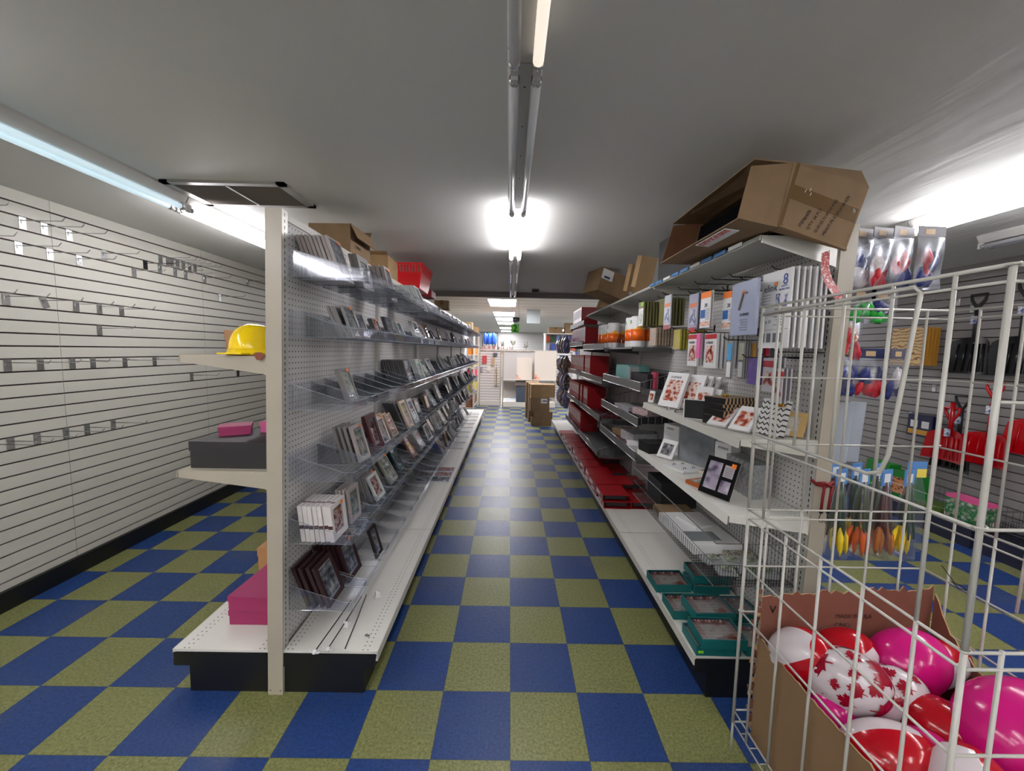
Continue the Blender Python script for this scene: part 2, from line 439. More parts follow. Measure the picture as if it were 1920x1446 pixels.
for i, (a, b) in enumerate([(5.4, 6.8), (8, 9.4), (11, 12.4), (14, 15.4), (18, 19.4)]):  # side rows added to brighten the rear ceiling
    troffer(-3.6, -3.0, a, b, '%s added fill light panel over the rear left of the shop' % od(i))
    troffer(2.6, 3.2, a, b, '%s added fill light panel over the rear right of the shop' % od(i))
# ceiling vent
t = thing('air_vent', 'dusty grey double louvred air vent in the ceiling above the white post', 'vent', (-1.6, 1.025, ZC))
mv = MB(); X, Y = .335, .18
M_vf = mat('vent_frame', (150, 146, 140), 0.4, .3)
for (p, q, r, s_) in ((-X, -Y, X, -Y+.035), (-X, Y-.035, X, Y), (-X, -Y, -X+.045, Y), (X-.045, -Y, X, Y)): mv.box(p, q, -.014, r, s_, 0, M_vf)
mv.build('vent_frame', t)
MB().box(-X+.04, -Y+.03, -.003, X-.04, Y-.03, -.001, mat('vent_back_dark', (52, 44, 40), 0.8)).build('backing', t)  # dark brown sheet behind the louvres
mv = MB()
for k in range(26):
    y = -Y+.038+k*.0112
    mv.slab((-X+.04, y, -.004), (X-.04, y, -.004), (X-.04, y+.006, -.012), (-X+.04, y+.006, -.012), .001, mat('vent_slat', (112, 102, 94), 0.5, .3))
mv.build('louvres', t)
MB().box(-.006, -Y+.03, -.015, .006, Y-.03, -.002, M_vf).build('divider', t)
# small sensor and camera dome near the beam
t = MB().box(-.05, -.03, -.05, .05, .03, 0, mat('grey_plastic', (110, 100, 98), 0.5)).box(-.035, -.034, -.04, .035, -.03, -.02, M_black).build('ceiling_bracket', loc=(.32, 4.35, ZC))
tag(t, 'small grey bracket on the ceiling right of the centre lights near the beam', 'bracket')
t = MB().lathe([(.02, -.16), (.1, -.13), (.12, -.08), (.12, 0)], mat('dome_black', (30, 30, 32), 0.2), 16).build('dome_camera', loc=(.16, 11.8, ZF))
tag(t, 'small dark dome camera on the rear ceiling above the green sign', 'camera')

# ================================================================ shelving runs
def gondola(xc, y0, nsec, k, label, deck_z=.205, dl=.45, dr=.45, zt=2.115, aisle=1):
    L = nsec*1.22; y1 = y0+L
    root = thing('gondola_shelving', label, 'shelving unit', (xc, y0, 0))
    lean = (0, math.atan(k), 0)
    # base: black kick plate and rails
    mb = MB().box(-dl+.06, .01, 0, -.03, L-.01, .15, M_black).box(.03, .01, 0, dr-.06, L-.01, .15, M_black)
    mb.build('kick_plate', root)
    mb = MB().prism([(-dl-.002, .13), (-dl-.002, .19), (-.033, .19), (-.033, .13)], .0, .03, 1, M_black)
    mb.prism([(.033, .13), (.033, .19), (dr+.002, .19), (dr-.01, .13)], .0, .03, 1, M_black)
    mb.build('base_bracket', root)
    for s in range(nsec):
        a = s*1.22
        mb = MB()
        for sg, d in ((-1, dl), (1, dr)):
            xa, xb = sorted((sg*.034, sg*d))
            mb.box(xa, a+.004, deck_z-.012, xb, a+1.216, deck_z, M_deck)
            xa, xb = sorted((sg*(d-.003), sg*(d+.006)))
            mb.box(xa, a+.004, deck_z-.045, xb, a+1.216, deck_z-.0005, M_white)
        mb.build('base_deck', root)
        mb = MB().box(-.012, a+.03, .15, .012, a+1.19, zt-.03, M_peg)
        mb.build('pegboard_panel', root, rot=lean)
        mb = MB().box(-.018, a+.02, zt-.03, .018, a+1.2, zt, M_white)
        mb.build('top_rail', root, rot=lean)
    for s in range(nsec+1):
        a = s*1.22
        mb = MB().box(-.032, -.022, .0, .032, .022, zt, M_slot if s else M_slot)
        mb.build('upright', root, loc=(0, a+(.02 if s == 0 else -.02 if s == nsec else 0), 0), rot=lean)
    mb = MB().box(-.033, -.006, 0, .033, .0, zt, M_post)
    for x in (-.022, .022): mb.tube([(x, -.0065, .02), (x, -.0055, .02)], .003, M_black, 6)
    mb.build('end_post_cover', root, rot=lean)
    return root
GL = gondola(-1.053, .28, 6, KL, 'double sided white pegboard shelving run left of the centre aisle, holding picture frames')
GR = gondola(1.305, .28, 5, KR, 'double sided white pegboard shelving run right of the centre aisle', dl=.475, dr=.45, zt=2.1)
# chipped paint on the left post and cream brown mark
o = MB().prism([(.02*math.cos(a)*(1+.25*math.sin(3*a)), .02*math.sin(a)*(1+.2*math.cos(2*a))) for a in [i*PI/7 for i in range(14)]], -.0075, -.006, 1, mat('bare_brown', (134, 74, 50), 0.7)).build('paint_chip', GL, loc=(-.018, 0, 1.515), rot=(0, 0, 0))
def shelf(root, side, depth, zl, y0, y1, k, mat_=None, lip=.03, slope=0.0, endvisible=True, drop=.075):
    """a steel shelf hanging on the uprights of root; zl height of its top"""
    m = mat_ or M_white
    x0 = side*.03+k*zl; x1 = x0+side*depth
    oy = root.location.y
    mb = MB()
    xa, xb = sorted((x0, x1))
    mb.prism([(x0, zl), (x1, zl+slope), (x1, zl-.004+slope), (x0, zl-.004)], y0-oy, y1-oy, 1, m)
    mb.prism([(x1, zl+slope+.002), (x1+side*.008, zl+slope-lip), (x1, zl+slope-lip)], y0-oy, y1-oy, 1, m)
    s = mb.build('shelf', root)
    for y in (y0, y1):
        b = MB().prism([(x0, zl+slope*0-.004), (x1-side*.005, zl+slope-.004), (x1-side*.005, zl+slope-.03), (x0+side*.02, zl-drop), (x0, zl-drop-.01)], y-oy-.0025, y-oy+.0025, 1, m)
        b.build('bracket', s)
    return s
shelf(GL, -1, .37, 1.515, .285, 1.50, KL, M_post)
shelf(GL, -1, .39, 1.02, .285, 1.50, KL, M_post)
shelf(GL, -1, .37, 1.515, 1.51, 2.72, KL, M_post)
sh1 = shelf(GR, -1, .34, 1.20, .285, 1.50, KR, mat('shelf_paint', (196, 196, 186), .35), lip=.04)
sh2 = shelf(GR, -1, .36, .86, .285, 1.50, KR, M_deck, lip=.04)
M_gsh = mat('grey_shelf', (196, 196, 190), .22, .2)
for a, b in ((.285, 1.5), (1.51, 2.72), (2.73, 3.94)):
    shelf(GR, -1, .33, 2.05, a, b, KR, M_gsh, lip=.02, drop=.12)
# blue white price strips along the near top shelf edge
mb = MB()
for i in range(9):
    mb.box(-.006, i*.13, -.008, 0, i*.13+.1, .008, mat('price_blue', (70, 130, 190), .4) if i % 3 else M_paper)
mb.build('price_strip', GR, loc=(-.325, .12, 2.045))
M_gal = mat('galvanised', (98, 98, 97), .5, .3)
for a, b, zs in ((1.53, 2.70, (1.285, 1.02, .76)), (2.75, 3.92, (1.6, 1.24, .84, .47)), (3.96, 5.14, (1.93, 1.65, 1.24, .84, .47))):
    for z in zs:
        s = shelf(GR, -1, .36, z, a, b, KR, M_gal, lip=.012, drop=.05)
        mb = MB(); x1 = -.03-.36+KR*z-.001
        mb.box(x1-.004, a-.28, z, x1, b-.28, z+.055, M_gal)
        mb.tube([(x1-.003, a-.28, z+.057), (x1-.003, b-.28, z+.057)], .0035, M_steel, 6)
        mb.tube([(x1-.005, a-.28, z-.01), (x1-.005, b-.28, z-.01)], .0035, M_steel, 6)
        mb.build('front_fence', GR)
        mb = MB()
        x0 = -.03+KR*z
        if a < 3:
            for yy in (a-.275, b-.285):
                mb.tube([(x1, yy, z+.057), (x0-.12, yy, z+.13), (x0-.005, yy, z+.15)], .003, M_steel, 5)
                for q in range(7):
                    xx = x1+(x0-x1)*(q+.5)/7
                    mb.tube([(xx, yy, z), (xx, yy, z+.06+.08*(q+.5)/7)], .0018, M_steel, 4)
            for q in range(46):
                yy = a-.27+(b-a-.02)*q/45
                mb.tube([(x0-.012, yy, z), (x0-.012, yy, z+.13)], .0015, M_steel, 4)
            mb.tube([(x0-.012, a-.275, z+.13), (x0-.012, b-.285, z+.13)], .0025, M_steel, 5)
            mb.build('wire_back', GR)
# wire basket in the near right section
def wire_basket(loc, W, L, H, label, n1=30, n2=48, group=None):
    t = thing('wire_basket', label, 'basket', loc, group=group)
    mb = MB()
    for z, r in ((H, .0032), (H*.5, .0018), (0, .0026)):
        mb.tube([(0, 0, z), (W, 0, z), (W, L, z), (0, L, z)], r, M_steel, 5, closed=True)
    for i in range(n2+1):
        y = L*i/n2
        mb.tube([(0, y, H*.45), (0, y, 0), (W, y, 0), (W, y, H)], .0014, M_dark, 4)
    for i in range(n1+1):
        x = W*i/n1
        mb.tube([(x, 0, H*.5), (x, 0, 0), (x, L, 0), (x, L, H*.5)], .0014, M_dark, 4)
    mb.build('wire_grid', t)
    return t
wire_basket((.905, .31, .52), .37, 1.17, .2, 'shallow grey wire basket hanging below the lower white shelf on the right')

# ================================================================ left run: acrylic trays and frames
def pegx(z): return -1.053+.0345+KL*(z+.12)
def tray_mesh(wd, D):
    mb = MB(); t = .002
    poly = [(0, 0), (D, 0), (D, .042), (D-.035, .04), (0, .115)]
    mb.prism(poly, 0, t, 1, M_acr); mb.prism(poly, wd-t, wd, 1, M_acr)
    mb.box(0, 0, 0, D, wd, t, M_acr)
    mb.box(D, 0, 0, D+t, wd, .042, M_acr)
    mb.box(D, 0, .040, D+.012, wd, .042, M_acr)
    mb.box(0, 0, 0, t, wd, .115, M_acr)
    for y in (0, wd-t):
        mb.tube([(0, y+t/2, .116), (D-.035, y+t/2, .041), (D, y+t/2, .043), (D+.01, y+t/2, .043)], .0011, M_aedge, 4)
        mb.tube([(0, y+t/2, 0), (D, y+t/2, 0), (D, y+t/2, .042)], .0009, M_aedge, 4)
    mb.tube([(D+.012, 0, .041), (D+.012, wd, .041)], .0012, M_aedge, 4).tube([(D, 0, 0), (D, wd, 0)], .001, M_aedge, 4)
    return mb
def divider_mb():
    mb = MB()
    for q in (.012, .05):
        mb.tube([(.01, q, .003), (.01, q, .15), (.014, q+.012, .152), (.014, q+.02, .15), (.014, q+.02, .003)], .0016, M_acr, 4)
    return mb
ROWZ = [1.85, 1.60, 1.285, .97, .68, .36]
ROWN = ['top', 'second', 'third', 'fourth', 'fifth', 'bottom']
FR = {}
def frame_proto(w, h, t, bw, col, photo, full=True, sticker=True, mono=False):
    """picture frame; origin bottom front edge centre-near, facing +x, y 0..w, z 0..h"""
    key = (round(w, 3), round(h, 3), round(t, 3), bw, col, photo, full, sticker)
    if key in FR: return FR[key], key
    FR[key] = None
    return None, key
def frame_build(w, h, t, bw, col, photo, full, sticker, loc, rot, label, group):
    key = (round(w, 3), round(h, 3), round(t, 3), bw, col, photo, full, sticker)
    if key in FR: return copytree(FR[key], loc, rot, label)
    m = mat('frame_%d_%d_%d' % col, col, .4, noise=.05, scale=14)
    mb = MB()
    if full:
        mb.box(-t, 0, 0, -t*.55, w, h, m)
        for (a, b, c, d) in ((0, 0, w, bw), (0, h-bw, w, h), (0, bw, bw, h-bw), (w-bw, bw, w, h-bw)):
            mb.box(-t*.55, a, b, 0, c, d, m)
        mb.box(-t*.5, bw*.6, bw*.6, -t*.42, w-bw*.6, h-bw*.6, mat('inner_lip', (196, 196, 194), .3))
    else:
        mb.box(-t, 0, 0, 0, w, h, m)
    o = mb.build('framed_picture', loc=loc, rot=rot)
    tag(o, label, 'picture frame', group)
    if full:
        b2 = bw*1.5
        MB().box(-t*.42, b2, b2, -t*.3, w-b2, h-b2, PH[photo]).build('photo_insert', o)
        MB().box(-t*.3, bw, bw, -t*.26, w-bw, h-bw, clear('glazing', (245, 247, 250), .06, .5, .03)).build('glass_pane', o)
        if sticker:
            MB().box(.0002, w-bw-.026, h-bw-.004, .001, w-bw-.002, h-bw+.012, M_orange).build('price_sticker', o)
    if 'white boxed' in label:
        MB().box(-t, -.0006, h*.36, 0, 0, h*.46, mat('brown_band', (70, 40, 34), .6)).box(-t, w*.3, h, 0, w*.38, h+.0006, mat('brown_band')).build('brown_band', o)
    CH[o.name] = [c for c in COL.objects if c.parent == o]
    for c in CH[o.name]: CH[c.name] = []
    FR[key] = o
    return o
# name: (x, y, z of bottom near front corner), height, lean degrees, width, thickness, count, colour, border, photo, words, gap
G1, G2, G3, SIL, WH, BK, MAR, BRN = (168, 158, 154), (128, 124, 122), (98, 96, 98), (188, 194, 190), (214, 208, 206), (22, 20, 22), (74, 30, 36), (110, 84, 64)
ST = [
 ((-.775, .406, 1.878), .20, 19, .14, .019, 8, G1, .012, 'bw', 'thick grey picture frame', .006),
 ((-.76, .63, 1.869), .17, 13, .15, .013, 3, G2, .03, 'bw', 'wide bordered grey picture frame', .001),
 ((-.77, 1.12, 1.871), .215, 14, .13, .022, 4, G1, .016, 'bw', 'brownish grey picture frame', .005),
 ((-.70, 1.74, 1.885), .21, 24, .16, .013, 12, SIL, .012, 'bw', 'pale silver picture frame', .004),
 ((-.78, .454, 1.655), .15, 22, .12, .012, 3, G2, .010, 'bw', 'slate grey picture frame', .0),
 ((-.76, .48, 1.655), .155, 20, .12, .011, 1, G2, .008, 'green', 'slim grey picture frame', .0),
 ((-.78, .65, 1.650), .145, 19, .12, .011, 3, G1, .012, 'bw', 'silver grey picture frame', .001),
 ((-.78, .917, 1.655), .13, 22, .1, .012, 2, G3, .01, 'people', 'charcoal picture frame', .001),
 ((-.78, 1.152, 1.62), .16, 18, .12, .01, 2, G3, .01, 'bw', 'grey picture frame', .004),
 ((-.78, 1.45, 1.62), .16, 25, .13, .01, 2, SIL, .012, 'bw', 'bright silver picture frame', .004),
 ((-.79, .52, 1.330), .17, 19, .11, .013, 2, G2, .012, 'green', 'narrow silver grey frame', .0),
 ((-.78, 1.60, 1.30), .19, 16, .15, .016, 9, G3, .012, 'bw', 'dark slate picture frame', .005),
 ((-.76, 1.95, 1.30), .19, 20, .15, .013, 3, SIL, .014, 'green', 'greenish silver picture frame', .004),
 ((-.78, 2.30, 1.32), .19, 30, .13, .012, 3, (150, 160, 140), .012, 'green', 'pale green edged picture frame', .006),
 ((-.80, .587, 1.02), .19, 16, .13, .014, 3, G2, .01, 'bw', 'grey edged picture frame', .012),
 ((-.775, .60, 1.02), .19, 16, .14, .014, 1, G1, .018, 'green', 'silver frame, green and yellow print', .0),
 ((-.77, .80, 1.02), .21, 17, .16, .02, 1, MAR, .03, 'people', 'wide bordered maroon picture frame', .0),
 ((-.78, 1.00, 1.02), .16, 20, .12, .012, 2, WH, .01, 'beach', 'pale cream picture frame', .012),
 ((-.78, 1.175, 1.02), .16, 24, .12, .012, 3, (190, 160, 132), .01, 'people', 'tan picture frame', .014),
 ((-.77, 1.42, 1.02), .21, 24, .14, .018, 4, (60, 60, 62), .012, 'bw', 'dark boxed picture frame', .001),
 ((-.75, 1.47, 1.02), .21, 22, .14, .016, 1, (206, 186, 160), .02, 'beach', 'cream and wood picture frame', .0),
 ((-.75, 1.66, 1.02), .2, 22, .14, .014, 1, SIL, .02, 'bw', 'marbled silver picture frame', .0),
 ((-.80, .335, .712), .165, 6, .15, .019, 7, WH, .022, 'people', 'white boxed picture frame', .003),
 ((-.80, .53, .72), .17, 6, .13, .012, 4, G1, .016, 'green', 'grey frame with flower print', .006),
 ((-.79, .80, .72), .15, 18, .14, .01, 8, G2, .006, 'bw', 'thin grey picture frame', .003),
 ((-.765, .81, .72), .15, 24, .14, .012, 1, SIL, .018, 'people', 'silver frame with purple picture', .0),
 ((-.77, 1.09, .72), .19, 28, .15, .014, 2, (132, 132, 122), .014, 'green', 'khaki grey picture frame', .02),
 ((-.78, 1.33, .72), .18, 26, .13, .012, 2, (30, 50, 50), .01, 'teal', 'dark teal picture frame', .01),
 ((-.78, 1.72, .715), .19, 28, .12, .016, 1, (150, 90, 60), .012, 'people', 'copper coloured ornate picture frame', .0),
 ((-.83, .345, .392), .20, 20, .16, .016, 4, (52, 30, 32), .02, 'bw', 'dark brown ornamented picture frame', .014),
 ((-.82, .54, .395), .20, 17, .16, .014, 6, (50, 26, 30), .022, 'bw', 'dark mahogany picture frame', .008),
 ((-.76, .78, .40), .17, 16, .1, .014, 1, (34, 20, 22), .016, 'bw', 'small black brown picture frame', .0),
 ((-.77, 3.05, .50), .22, 30, .2, .012, 6, (60, 74, 128), .006, 'bw', 'blue grey album', .001),
]
PAL = [G2, SIL, SIL, BK, G1, (60, 62, 66), (206, 206, 206), BRN, (150, 148, 144), (206, 206, 206)]
rnd = random.Random(11)
total = sum(s[5] for s in ST)
for r, z in enumerate(ROWZ):
    y = {0: 2.55, 1: 1.9, 2: 2.6, 3: 1.95, 4: 2.0, 5: 3.4}[r]
    while y < 7.1:
        wd = rnd.choice((.12, .15, .17)); n = rnd.choice((1, 2, 2, 3, 4)) if y < 4.5 else rnd.choice((1, 2, 3))
        if rnd.random() < .88 and total < 286:
            col = rnd.choice(PAL)
            hh = rnd.choice((.16, .19, .22))
            nm = {G2: 'grey', G3: 'charcoal', SIL: 'silver', BK: 'black', G1: 'pale grey', BRN: 'brown'}.get(col, 'grey toned' if col != (206, 206, 206) else 'white')
            ph = rnd.choice(('bw', 'bw', 'green', 'beach'))
            if col == SIL and y > 3.6: nm = 'light silver'
            ST.append(((-.775+rnd.uniform(-.02, .01), y, z+.028), hh, rnd.choice((18, 22, 27, 31)), wd, .013, n, col, .012, ph, nm+' picture frame', .004))
            total += n
        y += wd+rnd.uniform(.08, .2)
rows = {}
for s in ST:
    r = min(range(6), key=lambda i: abs(ROWZ[i]+.035-s[0][2])); rows.setdefault(r, []).append(s)
TRAYM = {}
def tray(r, k, y, wd):
    z = ROWZ[r]; D = .31 if r == 0 else .276
    wd = round(wd, 2); key = (wd, D)
    lab = 'clear acrylic tray, %s from the end post in the %s tray row' % (od(k), ROWN[r])
    loc = (pegx(z)+.001, y, z)
    if key in TRAYM: return copytree(TRAYM[key], loc, label=lab)
    t = thing('acrylic_tray', lab, 'tray', group='clear acrylic trays on the pegboard')
    tray_mesh(wd, D).build('tray_shell', t)
    if wd > .09: divider_mb().build('tray_divider', t)
    CH[t.name] = [c for c in COL.objects if c.parent == t]
    for c in CH[t.name]: CH[c.name] = []
    t.location = loc; TRAYM[key] = t
    return t
for r, lst in rows.items():
    lst.sort(key=lambda s: s[0][1])
    spans = []
    for s_ in lst:
        a, b = s_[0][1]-.012, s_[0][1]+s_[3]+.012
        if spans and a < spans[-1][1]+.004: spans[-1][1] = max(b, spans[-1][1])
        else: spans.append([a, b])
    full = []; y = .315
    for a, b in spans+[[7.3, 7.3]]:
        g0 = a-y-.006
        if g0 > .07:
            n_ = max(1, round(g0/.2)); q = g0/n_
            if not (r in (4, 5) and y > 2.2):
                for i in range(n_): full.append((y+i*q+.003, q-.008))
        if b > a: full.append((a, b-a))
        y = b
    for k, (a, q) in enumerate(full): tray(r, k, a, int(q*100)/100)
    for k, s_ in enumerate(lst):
        P, h, lean, wd, t, n, col, bw, ph, words, gap = s_
        grp = '%s stack in the %s tray row' % (words, ROWN[r]); la = math.radians(lean)
        zf = ROWZ[r]+.0035
        avail = (P[0]-h*math.sin(la))-(-1.053+.014+KL*(zf+h))-.002
        pitch = (t+gap)/math.cos(la)
        if (n-1)*pitch+t > avail:
            f = max(.55, avail/((n-1)*pitch+t)); t *= f; gap *= f; pitch *= f
            n = max(1, min(n, int((avail-t)/pitch)+1))
        for i in range(n):
            x = P[0]-i*pitch
            front = i == 0
            if n == 1: lb = '%s, alone, %s place from end post, %s row' % (words, od(k), ROWN[r])
            else: lb = '%s, %s in %s stack from end post, %s row' % (words, od(i), od(k), ROWN[r])
            frame_build(wd, h, t, bw, col, ph, front, front and (k+r) % 2 == 0, (x, P[1]+rnd.uniform(-.004, .004), zf+t*math.sin(la)), (0, -la, 0), lb, grp)
# loose hooks lying on the near end of the left deck, with white plastic tips
def loose_hook(a, b, label, tip=True):
    t = thing('loose_peg_hook', label, 'hook', a, group='loose hooks on the left deck')
    v = Vector(b)-Vector(a)
    MB().tube([(0, 0, 0), v*.5+Vector((.004, 0, .004)), v], .0028, M_dark, 6).build('wire_arm', t)
    if tip:
        mb = MB().lathe([(.003, -.01), (.011, -.006), (.012, 0), (.006, .008), (.002, .01)], M_paper, 10, Matrix.Rotation(PI/2, 4, 'X'))
        mb.tube([(-.006, 0, 0), (-.02, -.003, .004), (-.026, -.002, .014)], .004, M_paper, 6)
        mb.tube([(.006, 0, 0), (.018, -.003, .003), (.022, -.002, .012)], .004, M_paper, 6)
        mb.build('plastic_tip', t, rot=(0, .3, 0))
    return t
loose_hook((-.865, .255, .222), (-.85, .62, .22), 'long dark peg hook with white plastic tip overhanging the left deck edge')
loose_hook((-.815, .272, .222), (-.81, .66, .216), 'second dark peg hook with white tip on the left deck')
loose_hook((-.745, .29, .212), (-.79, .68, .214), 'dark peg hook without tip at the near end of the left deck', False)
t = MB().prism([(0, 0), (.035, 0), (.03, .012), (.004, .03)], 0, .025, 1, M_paper).build('plastic_clip', loc=(-.735, .66, .2055), rot=(0, 0, .4))
tag(t, 'small white plastic clip lying on the left deck beside the last trays', 'clip')
t = MB().prism([(0, 0), (.035, 0), (.03, .012), (.004, .03)], 0, .025, 1, M_paper).build('plastic_clip', loc=(-.79, .43, .2055), rot=(0, 0, 1.4))
tag(t, 'small white plastic clip beside the loose hooks at the near end of the left deck', 'clip')
t = MB().box(0, 0, 0, .022, .012, .003, mat('paper_scrap', (120, 116, 100), .7)).build('paper_scrap', loc=(-.69, .38, .2055), rot=(0, 0, -.4))
tag(t, 'tiny scrap of paper on the left deck near its front edge', 'scrap')
# laminated pictures lying on the third deck
for i, (yy, nm) in enumerate(((2.56, 'nearest'), (2.72, 'middle'), (2.9, 'farthest'))):
    t = MB().box(-.17, 0, 0, .17, .14, .012, M_paper).box(-.165, .004, .012, .165, .136, .0125, PH['people' if i else 'bw']).build('picture_pack', loc=(-.80, yy, .206))
    tag(t, 'shrink wrapped picture lying flat on the left deck, %s of the three' % nm, 'picture', 'wrapped pictures on the deck')
    MB().box(-.172, -.002, 0, .172, .142, .014, M_bag).build('shrink_wrap', t)
for i in range(9):
    t = MB().box(-.14, 0, 0, .14, .3, .01, M_paper).box(-.13, .01, .01, .13, .29, .0103, mat('pale_print', (190, 190, 184), .4, noise=.08, scale=30)).build('wrapped_sheet', loc=(-.79, 3.95+i*.37, .206), rot=(0, 0, .02*(-1)**i))
    tag(t, 'flat pale wrapped sheet on the left deck, %s beyond the wrapped pictures' % od(i), 'sheet', 'pale wrapped sheets along the left deck')

# ---------------------------------------------------------------- cardboard boxes
def carton(name, W, D, H, loc, rot, label, m=None, flaps=None, open_top=False, cat='box', words=None, group=None, tape=True):
    """W along x, D along y, H height; flaps: list of (side, angle)"""
    m = m or M_card
    t = thing(name, label, cat, loc, rot, group)
    mb = MB(); k = .004
    w, d = W/2, D/2
    if open_top:
        mb.box(-w, -d, 0, w, d, k, m)
        for (a, b, c, e) in ((-w, -d, w, -d+k), (-w, d-k, w, d), (-w, -d+k, -w+k, d-k), (w-k, -d+k, w, d-k)):
            mb.box(a, b, k, c, e, H, m)
    else:
        mb.box(-w, -d, 0, w, d, H, m)
        if tape: mb.box(-.025, -d-.0006, H-.06, .025, d+.0006, H+.0006, M_tape)
    mb.build('carton_body', t)
    for (side, ang, ln) in (flaps or []):
        mb = MB()
        if side in 'NS':
            sy = 1 if side == 'N' else -1
            c, s = math.cos(ang), math.sin(ang)
            mb.slab((-w, sy*d, H), (w, sy*d, H), (w, sy*(d+ln*c), H+ln*s), (-w, sy*(d+ln*c), H+ln*s), .004, m)
        else:
            sx = 1 if side == 'E' else -1
            c, s = math.cos(ang), math.sin(ang)
            mb.slab((sx*w, -d, H), (sx*w, d, H), (sx*(w+ln*c), d, H+ln*s), (sx*(w+ln*c), -d, H+ln*s), .004, m)
        mb.build('carton_flap', t)
    if words:
        mb = MB()
        for i, s in enumerate(words):
            text(mb, s, .028, M_ink, frameM((w+.0008, -d*.6, H*.5-.04*i), (0, 1, 0), (0, 0, 1)))
        mb.build('printed_lettering', t)
    return t
zt = 2.118
carton('cardboard_box', .25, .31, .172, (-1.11, 1.2, zt), (0, 0, -.03), 'open cardboard box with a hanging flap on top of the left run, nearest the vent', open_top=True, flaps=[('E', -1.1, .095), ('N', 1.0, .05)], words=['BROOKVILLE', 'CHINA'])
carton('cardboard_box', .22, .30, .15, (-1.09, 1.87, zt), (0, 0, .04), 'smaller open cardboard box on the left run behind the first box', open_top=True, m=M_cardlt, flaps=[('S', .3, .05)])
carton('cardboard_box', .2, .2, .12, (-1.0, 4.3, zt), (0, 0, .1), 'small cardboard box far along the top of the left run', m=M_card)
# red shopping basket
t = thing('shopping_basket', 'red plastic shopping basket with slots on top of the left run', 'basket', (-1.0, 2.55, zt+.004))
mb = MB()
W0, L0, W1, L1, H = .12, .19, .16, .24, .22
rim = lambda z, w, l, dz=.02: [(-w, -l, z), (w, -l, z), (w, l, z), (-w, l, z)]
b0, b1 = rim(0, W0, L0), rim(H, W1, L1)
mb.slab(*b0, .004, M_red)
for i in range(4):
    j = (i+1) % 4
    A, B, Cc, Dd = map(Vector, (b0[i], b0[j], b1[j], b1[i]))
    mb.slab(A, B, B.lerp(Cc, .62), A.lerp(Dd, .62), .004, M_red)
    mb.slab(A.lerp(Dd, .93), B.lerp(Cc, .93), Cc, Dd, .01, M_red)
    n = 16 if i % 2 else 11
    for q in range(n):
        u0, u1 = q/n, (q+.62)/n
        lo0, lo1 = A.lerp(Dd, .62).lerp(B.lerp(Cc, .62), u0), A.lerp(Dd, .62).lerp(B.lerp(Cc, .62), u1)
        hi0, hi1 = A.lerp(Dd, .93).lerp(B.lerp(Cc, .93), u0), A.lerp(Dd, .93).lerp(B.lerp(Cc, .93), u1)
        mb.slab(lo0, lo1, hi1, hi0, .004, M_red)
mb.build('basket_shell', t)
MB().tube([(-W1, -.02, H), (-W1*.8, -.02, H+.012), (W1*.8, -.02, H+.012), (W1, -.02, H)], .005, M_red, 6).build('basket_handle', t)
t = MB().box(-.1, -.12, 0, .1, .12, .07, mat('red_card', (150, 34, 44), .5)).build('red_package', loc=(-.98, 3.05, zt)); tag(t, 'small red package on top of the left run beyond the shopping basket', 'package')

# ---------------------------------------------------------------- aisle 1 side of the left run
def gift_box(W, D, H, loc, rot, label, col, lid=.35, group=None, name='gift_box'):
    m = mat('gift_%d_%d_%d' % col, col, .5)
    t = thing(name, label, 'box', loc, (0, 0, rot), group)
    w, d = W/2, D/2
    MB().box(-w+.003, -d+.003, 0, w-.003, d-.003, H*(1-lid)+.01, m).build('box_base', t)
    MB().box(-w, -d, H*(1-lid), w, d, H, m).build('box_lid', t)
    return t
PINK = (162, 46, 98)
zs = 1.0205
gift_box(.36, .30, .118, (-1.240, .47, zs), 0, 'large black gift box with lid on the lower left shelf', (44, 42, 44), name='gift_box')
gift_box(.13, .11, .042, (-1.335, .50, zs+.1185), .5, 'small magenta gift box on top of the black box', PINK)
gift_box(.14, .14, .05, (-1.18, .60, zs+.1185), .2, 'second pink gift box on the black box, half behind the end post', (214, 92, 150))
gift_box(.22, .22, .072, (-1.26, .55, .206), 0, 'magenta gift box at the bottom of the pile on the left deck', PINK)
gift_box(.22, .34, .075, (-1.25, .60, .2785), -.05, 'wider magenta gift box upper of the pile on the left deck', PINK)
gift_box(.14, .14, .06, (-1.385, .87, .206), 0, 'tan kraft box behind the magenta boxes on the left deck', (190, 140, 92), name='kraft_box')
gift_box(.14, .14, .14, (-1.385, .87, .2665), .03, 'tan kraft box stacked on the other kraft box on the left deck', (190, 140, 92), name='kraft_box')
gift_box(.122, .1, .115, (-1.3475, .60, 1.5155), 0, 'kraft cardboard box behind the yellow helmet', (172, 126, 86), name='kraft_box')
# helmet
t = thing('hard_hat', 'glossy yellow hard hat on the upper left shelf', 'helmet', (-1.188, .44, 1.517))
M_yel = mat('helmet_yellow', (250, 214, 10), .12)
mb = MB()
nu, nv = 28, 14; vs = []; fs = []
for i in range(nv+1):
    a = i/nv*PI/2
    for k in range(nu):
        q = 2*PI*k/nu
        rx = .092*math.cos(a)**.72; ry = .125*math.cos(a)**.72
        ridge = 1+.03*math.exp(-((math.cos(q))/.15)**2)*math.sin(min(a*1.6, PI/2))
        vs.append((rx*math.cos(q), ry*math.sin(q), .022+.115*math.sin(a)*ridge))
for i in range(nv):
    for k in range(nu): fs.append((i*nu+k, i*nu+(k+1) % nu, (i+1)*nu+(k+1) % nu, (i+1)*nu+k))
mb.add(vs, fs, M_yel, smooth=True); mb.build('helmet_shell', t)
mb = MB()
mb.lathe([(.098, .0), (.106, .004), (.1, .012), (.094, .028), (.088, .03)], M_yel, 28, Matrix.Diagonal((1, 1.33, 1, 1)))
mb.box(-.05, -.178, .004, .05, -.12, .010, M_yel)
